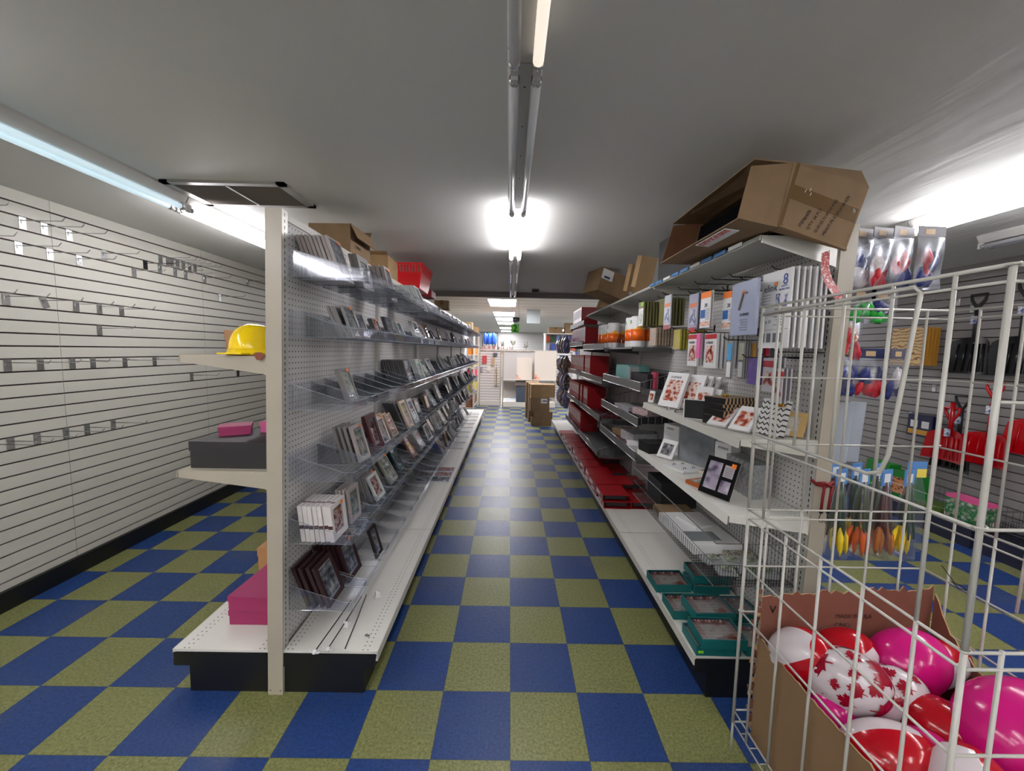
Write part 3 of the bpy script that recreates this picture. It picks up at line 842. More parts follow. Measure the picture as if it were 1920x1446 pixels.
mb.build('helmet_brim', t)

# ---------------------------------------------------------------- slatwall hooks on the left wall
def hook_proto(label, black=False):
    t = thing('display_hook', label, 'hook', group='slatwall hooks on the left wall')
    m = mat('hook_black', (24, 24, 26), .4) if black else M_steel
    mb = MB().box(0, -.018, -.062, .003, .018, .004, m).box(-.004, -.018, 0, .003, .018, .008, m)
    mb.box(.003, -.008, -.03, .006, .008, -.006, m)
    mb.build('hook_plate', t)
    MB().tube([(.003, 0, -.012), (.235, 0, -.012), (.255, 0, .008)], .0026, m, 6).build('hook_arm', t)
    return reg(t)
HK = [(1.06, 2), (1.17, 2), (1.31, 2), (1.03, 4), (1.19, 4), (1.36, 4), (1.53, 3), (1.99, 2), (2.06, 2), (2.1, 2), (2.16, 2), (2.22, 2), (2.29, 2), (2.35, 2),
 (1.98, 3), (2.13, 3), (2.24, 3), (2.46, 3), (3.08, 2), (1.75, 4), (2.65, 5), (.95, 8), (1.13, 8), (1.32, 8), (1.47, 8), (1.63, 8), (1.46, 10),
 (.93, 13), (1.09, 13), (1.27, 13), (1.4, 13), (1.63, 13), (1.88, 13), (2.25, 15), (.91, 19), (1.04, 19), (1.2, 19), (1.33, 19), (1.51, 19), (.8, 2), (.82, 4), (.8, 8), (.83, 19)]
HKB = [(1.85, 3), (2.87, 15), (3.25, 9)]
rowsH = {}
for y, k in HK+HKB: rowsH.setdefault(k, []).append(y)
kk = sorted(rowsH)
hp = hook_proto('x'); hb = None
def hlabel(y, k, what):
    lst = sorted(rowsH[k])
    return '%s display hook, %s from the left in the %s hooked slatwall groove' % (what, od(lst.index(y)), od(kk.index(k)))
first = True
for y, k in HK:
    z = 2.44-k*.0762-.004; L = hlabel(y, k, 'silver'); rot = (.35, 0, 0) if (y, k) == (1.13, 8) else (0, 0, 0)
    if first: hp.location = (XL+.0125, y, z); hp['label'] = L; first = False
    else: copytree(hp, (XL+.0125, y, z), rot, L)
hb = hook_proto('x', True); first = True
for y, k in HKB:
    z = 2.44-k*.0762-.004; L = hlabel(y, k, 'black')
    if first: hb.location = (XL+.0125, y, z); hb['label'] = L; hb['group'] = 'black slatwall hooks'; first = False
    else: copytree(hb, (XL+.0125, y, z), (0, 0, 0), L)

# ================================================================ right run: top shelf
# big open carton lying on its side, opening towards the aisle
t = thing('open_carton', 'large open cardboard carton lying sideways on the right top shelf, print on its end', 'box', (1.15, .2, 2.1))
o3 = Vector((1.15, .2, 2.1))
def P3(x, y, z): return Vector((x, y, z))-o3
NS = dict(TR=(1.343, 2.213), TL=(1.043, 2.297), BL=(1.0, 2.058), BR=(1.273, 1.971))
MS = dict(TR=(1.36, 2.30), TL=(1.045, 2.315), BL=(1.0, 2.062), BR=(1.31, 2.125))
FS = dict(TR=(1.36, 2.33), TL=(1.07, 2.32), BL=(1.01, 2.085), BR=(1.32, 2.135))
secs = [(.2, NS), (.262, MS), (1.0, FS)]
mb = MB(); th = .006
for (ya, A), (yb, B) in zip(secs[:-1], secs[1:]):
    for p, q in (('TL', 'TR'), ('TR', 'BR'), ('BR', 'BL')):
        mb.slab(P3(A[p][0], ya, A[p][1]), P3(A[q][0], ya, A[q][1]), P3(B[q][0], yb, B[q][1]), P3(B[p][0], yb, B[p][1]), th, M_card)
mb.slab(P3(1.043, .2, 2.297), P3(1.0, .2, 2.058), P3(1.273, .2, 1.971), P3(1.343, .2, 2.213), th, M_card)
mb.slab(P3(1.07, 1.0, 2.32), P3(1.36, 1.0, 2.33), P3(1.32, 1.0, 2.135), P3(1.01, 1.0, 2.085), th, M_card)
mb.build('carton_body', t)
def flap3(a, b, c, d, m=M_card): MB().slab(P3(*a), P3(*b), P3(*c), P3(*d), .005, m).build('carton_flap', t)
flap3((1.043, .202, 2.297), (.888, .21, 2.286), (.848, .21, 2.092), (1.0, .202, 2.058))
flap3((1.07, .995, 2.32), (.905, .985, 2.30), (.85, .985, 2.098), (1.01, .995, 2.085), M_cardin)
flap3((1.043, .2, 2.298), (1.07, 1.0, 2.32), (.905, 1.0, 2.318), (.905, .22, 2.32))
flap3((1.0, .2, 2.056), (.846, .2, 2.086), (.84, .99, 2.083), (1.01, 1.0, 2.083))
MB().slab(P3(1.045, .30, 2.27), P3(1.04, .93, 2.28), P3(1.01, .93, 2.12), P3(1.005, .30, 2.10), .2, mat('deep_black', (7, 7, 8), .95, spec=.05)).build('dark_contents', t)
ex = Vector((.3, 0, -.084)).normalized(); ey = Vector((.043, 0, .243)).normalized()
def onend(u, v): return P3(1.0, .2, 2.058)+Vector((.273, 0, -.087))*u+Vector((.0565, 0, .2405))*v
mb = MB()
def endquad(pts, m, e): mb.add([onend(*p)+Vector((0, -e, 0)) for p in pts], [(0, 1, 2, 3)], m)
endquad([(0, .46), (1, .44), (1, .66), (0, .68)], M_tape, .0006)
endquad([(0, 0), (1, 0), (1, .05), (0, .06)], M_tape, .0008)
endquad([(0, 0), (.05, 0), (.05, 1), (0, 1)], M_tape, .0007)
mb.build('tape', t)
mb = MB()
dx = (onend(.62, 1)-onend(.34, 0)).normalized(); dy = Vector((0, -1, 0)).cross(dx)
dy = -dy if dy.x > 0 else dy
nrm = Vector((0, -1, 0))
for i, s_ in enumerate(['ITEM#:078', "Q'TY: 24 PCS", 'G.W:15 N.W:14 KGS', 'MEAST.79 X 24 X 30 CM']):
    og = onend(.30+.115*i, .10)+Vector((0, -.0016, 0))
    M = Matrix.Identity(4); e2 = nrm.cross(dx)
    for j in range(3): M[j][0] = dx[j]; M[j][1] = e2[j]; M[j][2] = nrm[j]; M[j][3] = og[j]
    text(mb, s_, .0165, M_ink, M)
mb.build('printed_lettering', t)
mb = MB()
for a, b in ((.22, .62), (.30, .60), (.28, .66), (.93, .6), (.95, .58)):
    mb.tube([onend(a, b)+Vector((0, -.001, 0)), onend(a+.008, b+.05)+Vector((0, -.001, 0))], .0012, M_paper, 4)
mb.build('tape_glint', t)
# fragile tape strip hanging from the box over the post
t = thing('torn_tape', 'strip of pink and white printed tape hanging from the open carton', 'tape', (1.235, .25, 1.96))
pts = [(.0, 0, .02), (-.005, -.01, -.05), (.01, -.015, -.10), (.045, -.02, -.15), (.06, -.02, -.17)]
M_ft = mat_photo('fragile_print', [(230, 210, 206), (196, 80, 84), (236, 224, 220)], 90)
mb = MB()
for a, b in zip(pts[:-1], pts[1:]):
    a, b = Vector(a), Vector(b); wv = Vector((.016, 0, .006))
    mb.slab(a-wv, a+wv, b+wv, b-wv, .0006, M_ft)
mb.build('tape_strip', t)
t = thing('fragile_tape_label', 'red and white printed tape along the lower flap of the open carton', 'tape', (.86, .3, 2.078))
mb = MB().box(-.012, 0, -.003, .05, .26, -.001, M_paper); mb.box(-.010, .01, -.0035, .02, .25, -.003, M_ft)
mb.build('tape_strip', t, rot=(0, .1, 0))
def block(name, label, cat, W, D, H, loc, rot, m, group=None, extra=None):
    t = MB().box(-W/2, -D/2, 0, W/2, D/2, H, m).build(name, loc=loc, rot=rot)
    tag(t, label, cat, group)
    if extra:
        for nm, mbx in extra: mbx.build(nm, t)
    return t
block('dark_carton', 'large dark grey flat carton standing on the right top shelf behind the open carton', 'box', .2, .55, .30, (1.2, 1.45, 2.1), (0, 0, 0), mat('charcoal_card', (66, 66, 66), .7))
for i, (y, lab) in enumerate(((2.12, 'nearer'), (2.36, 'farther'))):
    block('thin_carton', '%s of two thin brown cartons standing upright on the right top shelf' % lab, 'box', .19, .05, .26-.02*i, (1.10, y, 2.125), (.25, 0, .5), M_cardlt, 'thin upright cartons')
block('thin_carton', 'small open thin carton behind the two upright ones on the right top shelf', 'box', .12, .05, .22, (1.2, 2.5, 2.125), (.1, 0, .4), M_card)
t = carton('labelled_carton', .38, .30, .25, (.985, 2.98, 2.155), (.0, .27, .35), 'brown cardboard carton with a white address label, tilted over the right top shelf', m=M_card, tape=False)
MB().box(-.185, -.1515, .13, -.05, -.15, .235, M_paper).build('address_label', t)
MB().box(-.155, -.1525, .145, -.085, -.1515, .165, mat('barcode_ink', (40, 44, 90), .5)).build('barcode', t)
for i in range(3):
    block('wood_slat_pack', 'brown board pack lying under the labelled carton, %s from the front' % od(i), 'board', .14, .04, .1, (1.1, 3.45+.07*i, 2.08), (0, .3, 0), M_cardlt, 'board packs')

# ---------------------------------------------------------------- paper towels and binders
def towel(loc, label):
    t = thing('paper_towel_roll', label, 'paper towel', loc, group='wrapped paper towel rolls')
    MB().lathe([(.06, 0), (.062, .01), (.062, .25), (.055, .262), (.02, .262)], M_paper, 20).build('roll', t)
    MB().lathe([(.0625, .055), (.0625, .155)], mat('towel_orange', (238, 104, 20), .35), 20).build('orange_band', t)
    mb = MB()
    for k in range(20):
        a = 2*PI*k/20; b = 2*PI*(k+1)/20; h = .165+.02*math.sin(3*a); h2 = .165+.02*math.sin(3*b)
        mb.quad((.0628*math.cos(a), .0628*math.sin(a), .15), (.0628*math.cos(b), .0628*math.sin(b), .15), (.0628*math.cos(b), .0628*math.sin(b), h2), (.0628*math.cos(a), .0628*math.sin(a), h), mat('towel_yellow', (250, 180, 60), .35))
    mb.build('yellow_wave', t)
    MB().box(-.064, -.015, .20, -.062, .015, .23, mat('towel_green', (60, 130, 70), .4)).build('logo_patch', t)
    return t
for i, (x, y) in enumerate(((1.03, 2.02), (1.03, 2.17), (1.16, 2.05), (1.03, 2.82), (1.03, 3.10), (1.15, 2.95), (1.03, 3.25))):
    towel((x+.03, y, 1.608), 'orange and white wrapped paper towel roll, %s from the near end' % od(i))
shelf(GR, -1, .33, 1.605, 1.90, 2.73, KR, M_gal, lip=.012, drop=.03)
M_bind = mat('binder_red', (158, 14, 24), .35); M_bind2 = mat('binder_red2', (120, 8, 18), .35)
def binder_parts(t, lab=True):
    # standing: spine towards -x, thickness along y
    T, H, D = .058, .27, .235
    mb = MB().box(0, 0, 0, .004, T, H, M_bind).box(.004, 0, 0, D, .004, H, M_bind).box(.004, T-.004, 0, D, T, H, M_bind)
    mb.build('cover', t)
    MB().box(.02, .008, .01, D-.03, T-.02, H-.03, mat('binder_inner', (44, 40, 42), .7)).build('ring_mechanism', t)
    MB().box(-.0012, .014, .12, 0, T-.014, .24, mat('binder_label', (232, 222, 222), .5)).build('spine_label', t)
    MB().lathe([(.004, -.001), (.010, -.001), (.010, .001), (.004, .001)], M_steel, 12, frameM((-.001, T/2, .05), (0, 1, 0), (0, 0, 1))).build('finger_ring', t)
bp = thing('ring_binder', 'x', 'binder', group='red ring binders'); binder_parts(bp); reg(bp)
fb = True
def binder(loc, rot, label):
    global fb
    if fb: bp.location = loc; bp.rotation_euler = rot; bp['label'] = label; fb = False; return bp
    return copytree(bp, loc, rot, label)
for r, (z, ys_) in enumerate(((1.932, 4.35), (1.652, 3.98), (1.242, 3.55), (.842, 3.6), (.472, 3.98))):
    y = ys_; i = 0
    while y < 5.05:
        if abs(y-3.9) < .07: y = 3.98
        binder((.955+KR*z-.01, y, z+.001), (0, 0, 0), 'red ring binder standing on the %s binder shelf, %s from the near end' % (['top', 'second', 'third', 'fourth', 'lowest'][r], od(i)))
        y += .0675; i += 1
        if r == 3 and i == 6: y += .12
nb = 0
for c, (x, n0) in enumerate(((.812, 0), (1.05, 3))):
    for i in range(11):
        y = 1.95+.285*i
        if c == 1 and (i > 8 or any(abs(y+.13-q) < .16 for q in (2.72, 3.94))): continue
        for l in range(2):
            if (c == 1 and l == 1 and i % 3 == 0) or (c == 0 and i in (9, 10) and l): continue
            # lying flat: rotate so thickness goes up; length along y
            binder((x-(.012 if l else 0), y, .2660+.0605*l), (PI/2*0-PI/2, .0, .04*((i+l) % 3-1)), 'red ring binder lying flat on the right deck, %s %s, %s layer' % (od(i), 'beside the aisle' if c == 0 else 'behind', 'upper' if l else 'lower'))

# ---------------------------------------------------------------- contents of the wire shelves (second section)
TEAL = mat('teal_card', (122, 178, 172), .5)
def pile(name, lab, cat, x, y, z, W, D, H, m, rot=0, grp=None, rx=0):
    return block(name, lab, cat, W, D, H, (x, y, z), (rx, 0, rot), m, grp)
z1, z2, z3 = 1.287, 1.022, .762
pile('document_box', 'pale teal document box on the upper wire shelf', 'box', 1.13, 2.35, z1, .2, .3, .16, TEAL, .1)
pile('black_box', 'long black box on the upper wire shelf beside the teal one', 'box', 1.13, 1.85, z1, .2, .42, .11, mat('soft_black', (26, 26, 28), .6))
pile('pink_pad', 'pink notepad pack standing at the near end of the upper wire shelf', 'notepad', 1.08, 1.63, z1, .02, .09, .13, mat('pink_pad', (176, 60, 84), .5, noise=.3, scale=60))
pile('grey_box', 'grey boxed item between the teal and black boxes', 'box', 1.06, 2.1, z1, .08, .07, .15, mat('mid_grey', (150, 156, 156), .5))
pile('black_box', 'flat black box on the middle wire shelf', 'box', 1.1, 1.75, z2, .25, .3, .05, mat('soft_black', (26, 26, 28), .6))
pile('bagged_goods', 'pile of white bagged goods on the middle wire shelf', 'package', 1.1, 2.15, z2, .24, .34, .07, mat('bagged_white', (176, 176, 180), .3, noise=.25, scale=40), .1)
pile('bagged_goods', 'pink white packages at the near end of the middle wire shelf', 'package', 1.1, 1.74, z2+.0505, .2, .2, .05, mat('bagged_pink', (190, 166, 166), .3, noise=.3, scale=50), .3)
pile('maroon_folders', 'stack of wide maroon folders on the lowest wire shelf', 'folder', 1.07, 3.2, .842, .26, .6, .02, mat('maroon_card', (84, 20, 30), .5))
pile('kraft_pad', 'tan kraft pad on the lowest wire shelf', 'pad', 1.13, 2.45, z3, .2, .2, .05, M_cardlt, .2)
pile('paper_stack', 'stack of white papers on the lowest wire shelf', 'paper', 1.15, 2.15, z3, .22, .26, .09, mat('paper_edge', (190, 190, 192), .5, noise=.15, scale=50), .15)
pile('open_magazine', 'open white magazine lying over the lowest wire shelf', 'magazine', 1.06, 1.85, z3, .2, .2, .05, M_paper, -.3)
pile('black_organiser', 'black desk organiser on the lowest wire shelf beside the lower white shelf', 'organiser', 1.1, 1.62, z3, .2, .14, .12, mat('soft_black', (26, 26, 28), .6))
for i in range(5):
    pile('dark_magazine', 'dark glossy magazine lying on the lowest wire shelf, %s of the row' % od(i), 'magazine', .99+.01*(i % 2), 1.64+i*.2, z3 if i else z3, .001+.09, .17, .012, mat_photo('magazine_print', [(30, 30, 60), (120, 30, 40), (40, 70, 120)], 30), .1) if i in (2, 3) else None
# deck behind the binders, and low wire basket contents
zb = .523
pile('white_box_lid', 'wide white framed box lid lying in the low wire basket', 'box', 1.06, .80, zb, .26, .42, .05, M_paper, .06)
pile('small_white_frame', 'small white picture frame lying on the white lid', 'picture frame', 1.07, .86, zb+.0505, .12, .16, .014, M_paper, .3)
pile('grey_mat', 'grey glass sheet on the white lid in the low basket', 'sheet', 1.03, .68, zb+.0505, .16, .1, .006, mat('grey_glass', (130, 136, 138), .15), 0)
pile('black_box', 'black storage box at the far end of the low wire basket', 'box', 1.12, 1.32, zb, .24, .26, .17, mat('soft_black', (26, 26, 28), .6))
pile('kraft_pad', 'brown wooden frame lying beyond the white lid', 'picture frame', 1.06, 1.12, zb, .22, .14, .03, M_card)
for i, (x, y, c) in enumerate(((1.0, .52, 0), (1.09, .50, 1), (1.18, .49, 2), (1.02, .42, 3), (1.13, .40, 1), (1.2, .40, 0))):
    t = block('glass_frame', 'small glass picture frame lying in the low basket, %s from the aisle side' % od(i), 'picture frame', .085, .07, .012+.006*(i % 3), (x, y, zb+.001), (0, 0, .15*(-1)**i), mat('frame_glassy', (168, 172, 172), .2), 'small glass frames in the basket')
    MB().box(-.03, -.025, .0245, .03, .025, .0252, PH['green']).build('photo_insert', t)
pile('checked_fabric', 'folded black and white checked cloth in the low basket', 'cloth', 1.16, .555, zb, .14, .05, .03, mat_photo('check_cloth', [(20, 20, 20), (180, 176, 160), (20, 20, 20)], 120))
# teal gift boxes with beach pictures on the near right deck
def shadow_box(x, y, z, rot, lab, W=.2, D=.155, H=.045):
    t = thing('keepsake_box', lab, 'box', (x, y, z), (0, 0, rot), 'teal keepsake boxes with window lids')
    mt = mat('teal_box', (16, 104, 104), .45); w, d = W/2, D/2
    mb = MB().box(-w, -d, 0, w, d, .004, mt)
    for (a, b, c, e) in ((-w, -d, w, -d+.004), (-w, d-.004, w, d), (-w, -d+.004, -w+.004, d-.004), (w-.004, -d+.004, w, d-.004)): mb.box(a, b, .004, c, e, H, mt)
    mb.build('box_tray', t)
    MB().box(-w+.005, -d+.005, .005, w-.005, d-.005, H-.016, mat('peach_card', (206, 162, 150), .5)).build('inner_card', t)
    MB().box(-w*.62, -d*.62, H-.016, w*.7, d*.55, H-.012, PH['beach']).build('picture', t)
    mb = MB()
    for k in range(9): mb.lathe([(.001, 0), (.008, .002), (.006, .009), (.001, .011)], mat('flower_%d' % (k % 3), [(200, 110, 110), (226, 190, 180), (160, 80, 60)][k % 3], .5), 8, Matrix.Translation((-w*.75+k*W*.085, d*.72, H-.012)))
    mb.build('flower_trim', t)
    MB().box(-w+.004, -d+.004, H-.002, w-.004, d-.004, H-.001, clear('glazing')).build('window', t)
    return t
KB = [(.935, .36, 0, -.02, 'nearest the end, beside the aisle'), (.93, .60, 0, 0, 'third from the end, beside the aisle'), (1.0, .52, 1, .03, 'overlapping on top in the middle'), (.925, .83, 0, .02, 'farthest, beside the aisle'),
      (1.16, .36, 0, 0, 'near end against the pegboard'), (1.16, .58, 0, .03, 'second against the pegboard'), (1.14, .82, 0, 0, 'farthest against the pegboard'), (1.15, .84, 1, -.05, 'stacked on the far back box'), (.95, .34, 1, -.03, 'stacked on the nearest box')]
for x, y, l, r, lb in KB: shadow_box(x, y, .2065+l*.0465, r, 'teal keepsake box, '+lb)
MB().box(-.012, 0, 0, .012, .001, .012, mat('lime_sticker', (150, 220, 30), .5)).build('lime_sticker', bpy.data.objects['keepsake_box'], loc=(-.08, -.079, .012))

# ---------------------------------------------------------------- upper white shelf (z 1.20) and lower white shelf (z .86)
def boxed_frame(w, h, t_, loc, rot, lab, photo='people', word='DUENDE', grp=None, m=None):
    """pack facing -x; origin at bottom, width along y, height z"""
    m = m or M_paper
    loc = (loc[0]+.008, loc[1], loc[2]+t_*math.sin(rot[1])+.003)
    t = MB().box(0, -w/2, 0, t_, w/2, h, m).build('boxed_picture', loc=loc, rot=rot)
    tag(t, lab, 'picture frame', grp)
    MB().box(-.0008, -w*.34, h*.17, 0, w*.34, h*.78, PH[photo]).build('photo_print', t)
    if word:
        mb = MB(); text(mb, word, h*.09, M_ink, frameM((-.001, w*.30, h*.83), (0, -1, 0), (0, 0, 1))); mb.build('print_title', t)
    return t
Z1 = 1.2005; lt = math.radians(22)
shy = .0
boxed_frame(.17, .24, .022, (1.005, 1.20, Z1), (0, lt, .42), 'large white boxed frame with group picture leaning on the upper white shelf')
for i in range(3):
    boxed_frame(.16, .235, .016, (1.085+.032*i, 1.12-.012*i, Z1), (0, lt+.05*i, .42), 'wrapped boxed frame behind the large white one, %s from front' % od(i), 'bw' if i else 'people', None, 'wrapped boxed frames')
boxed_frame(.055, .085, .008, (.985, 1.46, Z1), (0, .2, .3), 'tiny white framed picture at the far end of the upper white shelf', 'people', None)
boxed_frame(.11, .16, .02, (1.12, .98, Z1), (0, .2, .5), 'small boxed frame standing between the wrapped ones and the striped pile', 'people', None)
boxed_frame(.11, .15, .02, (1.16, .96, Z1), (0, .2, .5), 'grey boxed frame at the back of the upper white shelf', 'bw', None)
t = MB().box(0, -.065, 0, .006, .065, .11, M_paper).box(-.001, -.058, .004, 0, .058, .106, mat('soft_black', (26, 26, 28), .6)).build('black_card_frame', loc=(1.0, .775, Z1), rot=(0, -.05, .9)); tag(t, 'small black faced card with a white edge beside the striped boxes', 'card')
M_stripe = mat('stripe_card', (24, 22, 22), .5)
g = NG(M_stripe); _x, _y, _z, _v = g.xyz()
g.l(g.mix(g.math('LESS_THAN', g.math('FRACT', g.math('DIVIDE', _x, .024)), .45), srgb(24, 22, 22), srgb(202, 168, 128)), g.b.inputs['Base Color'])
for i in range(9):
    block('striped_gift_box', 'black and tan striped gift box, %s up in its pile on the upper white shelf' % od(i), 'box', .2, .13, .0155, (1.11+.004*(i % 2), .65, Z1+.0158*i), (0, 0, .25+.05*(i % 3)), M_stripe, 'striped gift boxes')
M_bow = mat('gold_foil', (206, 160, 60), .25, .7)
def bow(loc, lab):
    t = thing('gift_bow', lab, 'bow', loc)
    mb = MB()
    for k in range(9):
        a = k*2*PI/9; mb.tube([(0, 0, 0), (.012*math.cos(a), .012*math.sin(a), .012), (.018*math.cos(a), .018*math.sin(a), .004), (0, 0, 0)], .0022, M_bow, 4)
    mb.build('ribbon_loops', t); return t
bow((1.09, .65, Z1+.1425), 'gold foil bow on the striped gift box pile')
for i, (x, y, r, l) in enumerate(((1.0, .52, .5, .95), (1.04, .40, .45, .75), (1.08, .385, .5, .8), (1.115, .37, .5, .85), (1.15, .36, .5, .85), (1.185, .35, .5, .85))):
    boxed_frame(.1, .14, .012, (x-.01, y+.035, Z1), (0, l, r), 'wrapped white picture pack leaning on the near upper shelf, %s from the aisle' % od(i), 'people' if i < 2 else 'bw', None, 'wrapped picture packs')
# chevron bag
M_chev = mat('chevron_paper', (190, 190, 190), .5)
g = NG(M_chev); _x, _y, _z, _v = g.xyz()
zig = g.math('ABSOLUTE', g.math('SUBTRACT', g.math('FRACT', g.math('DIVIDE', _y, .022)), .5))
q = g.math('FRACT', g.math('ADD', g.math('DIVIDE', _z, .024), g.math('MULTIPLY', zig, .9)))
g.l(g.mix(g.math('LESS_THAN', q, .3), srgb(196, 196, 194), srgb(22, 22, 22)), g.b.inputs['Base Color'])
t = block('chevron_gift_box', 'black and white chevron gift box leaning by the pegboard on the upper shelf', 'box', .03, .11, .16, (1.12, .335, Z1+.008), (0, .25, .35), M_chev)
bow((1.135, .30, Z1+.14), 'gold foil bow on the chevron gift box')
t = MB()
for (a, b, c, d) in ((-.05, 0, .05, .022), (-.05, .09, .05, .112), (-.05, .022, -.028, .09), (.028, .022, .05, .09)): t.box(0, a, b, .012, c, d, mat('blond_wood', (206, 172, 110), .5, noise=.1))
t = t.build('wooden_picture', loc=(1.215, .345, Z1+.006), rot=(0, .4, .5)); tag(t, 'small blond wooden picture frame nearest the end post on the upper shelf', 'picture frame')
MB().box(.004, -.028, .022, .008, .028, .09, PH['beach']).build('photo_insert', t)
t = MB().tube([(0, 0, .006), (.01, .02, .012), (0, .045, .004), (.014, .06, .014), (.004, .08, .006)], .004, M_steel, 6).build('chrome_easel', loc=(.985, 1.10, Z1)); tag(t, 'coiled chrome wire easel at the front of the upper white shelf', 'easel')
t = MB().tube([(0, 0, .006), (.012, .015, .014), (0, .03, .004), (.014, .045, .016)], .006, M_steel, 6).build('chrome_easel', loc=(.99, .99, Z1)); tag(t, 'second chrome wire easel beside the large boxed frame', 'easel')
t = block('clear_bag_pile', 'heap of clear wrapped cards at the back of the upper white shelf', 'package', .12, .14, .05, (1.21, .81, Z1), (0, 0, 0), mat('wrapped_grey', (150, 152, 154), .2, noise=.3, scale=60))
# lower shelf
Z2 = .8605
boxed_frame(.15, .20, .09, (1.10, 1.34, Z2), (0, 0, .3), 'white boxed frames standing at the far end of the lower white shelf', 'bw', 'DUENDE').children[0].scale = (1, .01, .01)
boxed_frame(.12, .13, .008, (1.0, 1.20, Z2), (0, .5, .5), 'white printed card leaning near the front of the lower white shelf', 'bw', None)
block('black_desk_tray', 'black ribbed desk tray at the far end of the lower white shelf', 'tray', .12, .14, .07, (.995, 1.395, Z2), (0, 0, .2), mat('soft_black', (26, 26, 28), .6))
t = block('large_wrapped_sheet', 'large shrink wrapped picture standing on the lower shelf', 'picture', .02, .26, .24, (1.16, 1.06, Z2), (0, 0, .4), mat('wrapped_sheet_grey', (140, 142, 144), .15, noise=.35, scale=9))
MB().box(-.012, -.134, -.0, .0125, .134, .244, M_bag).build('shrink_wrap', t)
boxed_frame(.11, .20, .07, (1.17, .80, Z2), (0, 0, .3), 'white boxed frames in the middle of the lower white shelf', 'bw', 'DUENDE').children[0].scale = (1, .01, .01)
for i in range(6):
    t = block('wrapped_card_pack', 'grey wrapped card pack standing on the lower shelf, %s from the middle' % od(i), 'card', .10, .03, .17, (1.2, .70-i*.04, Z2), (0, 0, .2), mat('wrapped_grey', (150, 152, 154), .2), 'wrapped card packs on the lower shelf')
for i in range(2):
    t = block('slotted_panel', 'white plastic panel with four small clips lying on the lower shelf' if i == 0 else 'brown and white papers lying behind the clip panel', 'panel' if i == 0 else 'paper', .13, .17, .014, (1.03+.155*i, .97-.12*i, Z2+.001), (0, 0, .3), M_paper if i == 0 else PH['beach'])
    if i == 0:
        for u in (-.035, .03):
            for v in (-.05, .04): MB().tube([(u, v, .014), (u+.004, v, .024), (u+.016, v, .022), (u+.02, v, .014)], .0018, M_dark, 5).build('clip', t)
t = block('orange_edged_picture', 'flat picture frame with an orange brown edge lying on the lower shelf', 'picture frame', .14, .16, .02, (1.03, .66, Z2), (0, 0, .35), mat('orange_edge', (176, 92, 40), .5))
MB().box(-.055, -.065, .02, .055, .065, .0205, PH['green']).build('photo_insert', t)
# black collage frame with three pictures
t = thing('collage_picture', 'black collage frame with three portrait pictures leaning on the lower white shelf', 'picture frame', (.975, .50, Z2+.008), (0, .36, .42))
w, h = .17, .19
mb = MB().box(0, -w/2, 0, .01, w/2, h, mat('gloss_black', (10, 10, 12), .2)); mb.box(.01, -w/2, 0, .012, w/2, h, M_paper); mb.build('frame_board', t)
M_port = mat_photo('photo_portrait', [(70, 56, 80), (160, 150, 168), (206, 200, 212)], 22)
MB().box(-.0008, -.005, .028, 0, w/2-.018, h-.022, M_port).build('portrait_left', t)
MB().box(-.0008, -w/2+.014, .028, 0, -.019, .088, M_port).build('portrait_lower', t)
mb = MB().box(-.0008, -w/2+.014, .105, 0, -.019, h-.026, mat('label_grey', (176, 168, 176), .5))
for k in range(5): mb.box(-.0012, -w/2+.02, .112+k*.009, -.0008, -.026, .115+k*.009, mat('label_line', (120, 112, 120), .5))
mb.build('text_card', t)
MB().box(-.002, -w/2+.010, h-.034, -.0008, -w/2+.034, h-.012, M_orange).build('price_sticker', t)

# ---------------------------------------------------------------- goods hanging on the near right pegboard
def peg_hook(x0, y, z, x1, lab):
    t = thing('pegboard_hook', lab, 'hook', (x0, y, z), group='pegboard hooks on the right run')
    d = x1-x0
    MB().tube([(-.002, 0, 0), (d+.02, 0, 0), (d, 0, .014)], .0028, M_dark, 6).build('hook_arm', t)
    MB().box(-.004, -.006, -.012, -.0005, .006, .03, M_dark).build('hook_plate', t)
    return t
def hang(name, lab, cat, x, y, z, w, h, n, dx, m, parts=None, t_=.006, grp=None, film=False):
    """n packs behind one another on a hook; x is the front one; hung from top centre at z"""
    out = []
    for i in range(n):
        o = MB().box(0, -w/2, -h, t_, w/2, 0, m).build(name, loc=(x+i*dx, y+rnd.uniform(-.003, .003), z+.004+rnd.uniform(-.002, .002)), rot=(0, 0, rnd.uniform(-.02, .02)))
        L = lab if n == 1 else '%s, %s back on its hook' % (lab, od(i))
        tag(o, L, cat, grp or lab)
        if n > 2: MB().box(t_, -w/2+.002, -h+.002, t_+.0035, w/2-.002, -.002, mat('gap_shade_brown', (84, 74, 70), .7)).build('dark_gap_sheet', o)  # thin brown sheet standing for the dark gap between packs
        if i == 0 and parts: parts(o)
        if film: MB().box(-.002, -w/2-.003, -h-.003, t_+.002, w/2+.003, .004, M_bag).build('film_wrap', o)
        out.append(o)
    return out
PX = 1.305+.013
def px(z): return 1.305-.0125+KR*z
blu = mat('print_blue', (30, 60, 150), .5); txt = mat('print_grey', (120, 124, 140), .5); redm = mat('print_red', (190, 36, 40), .5)
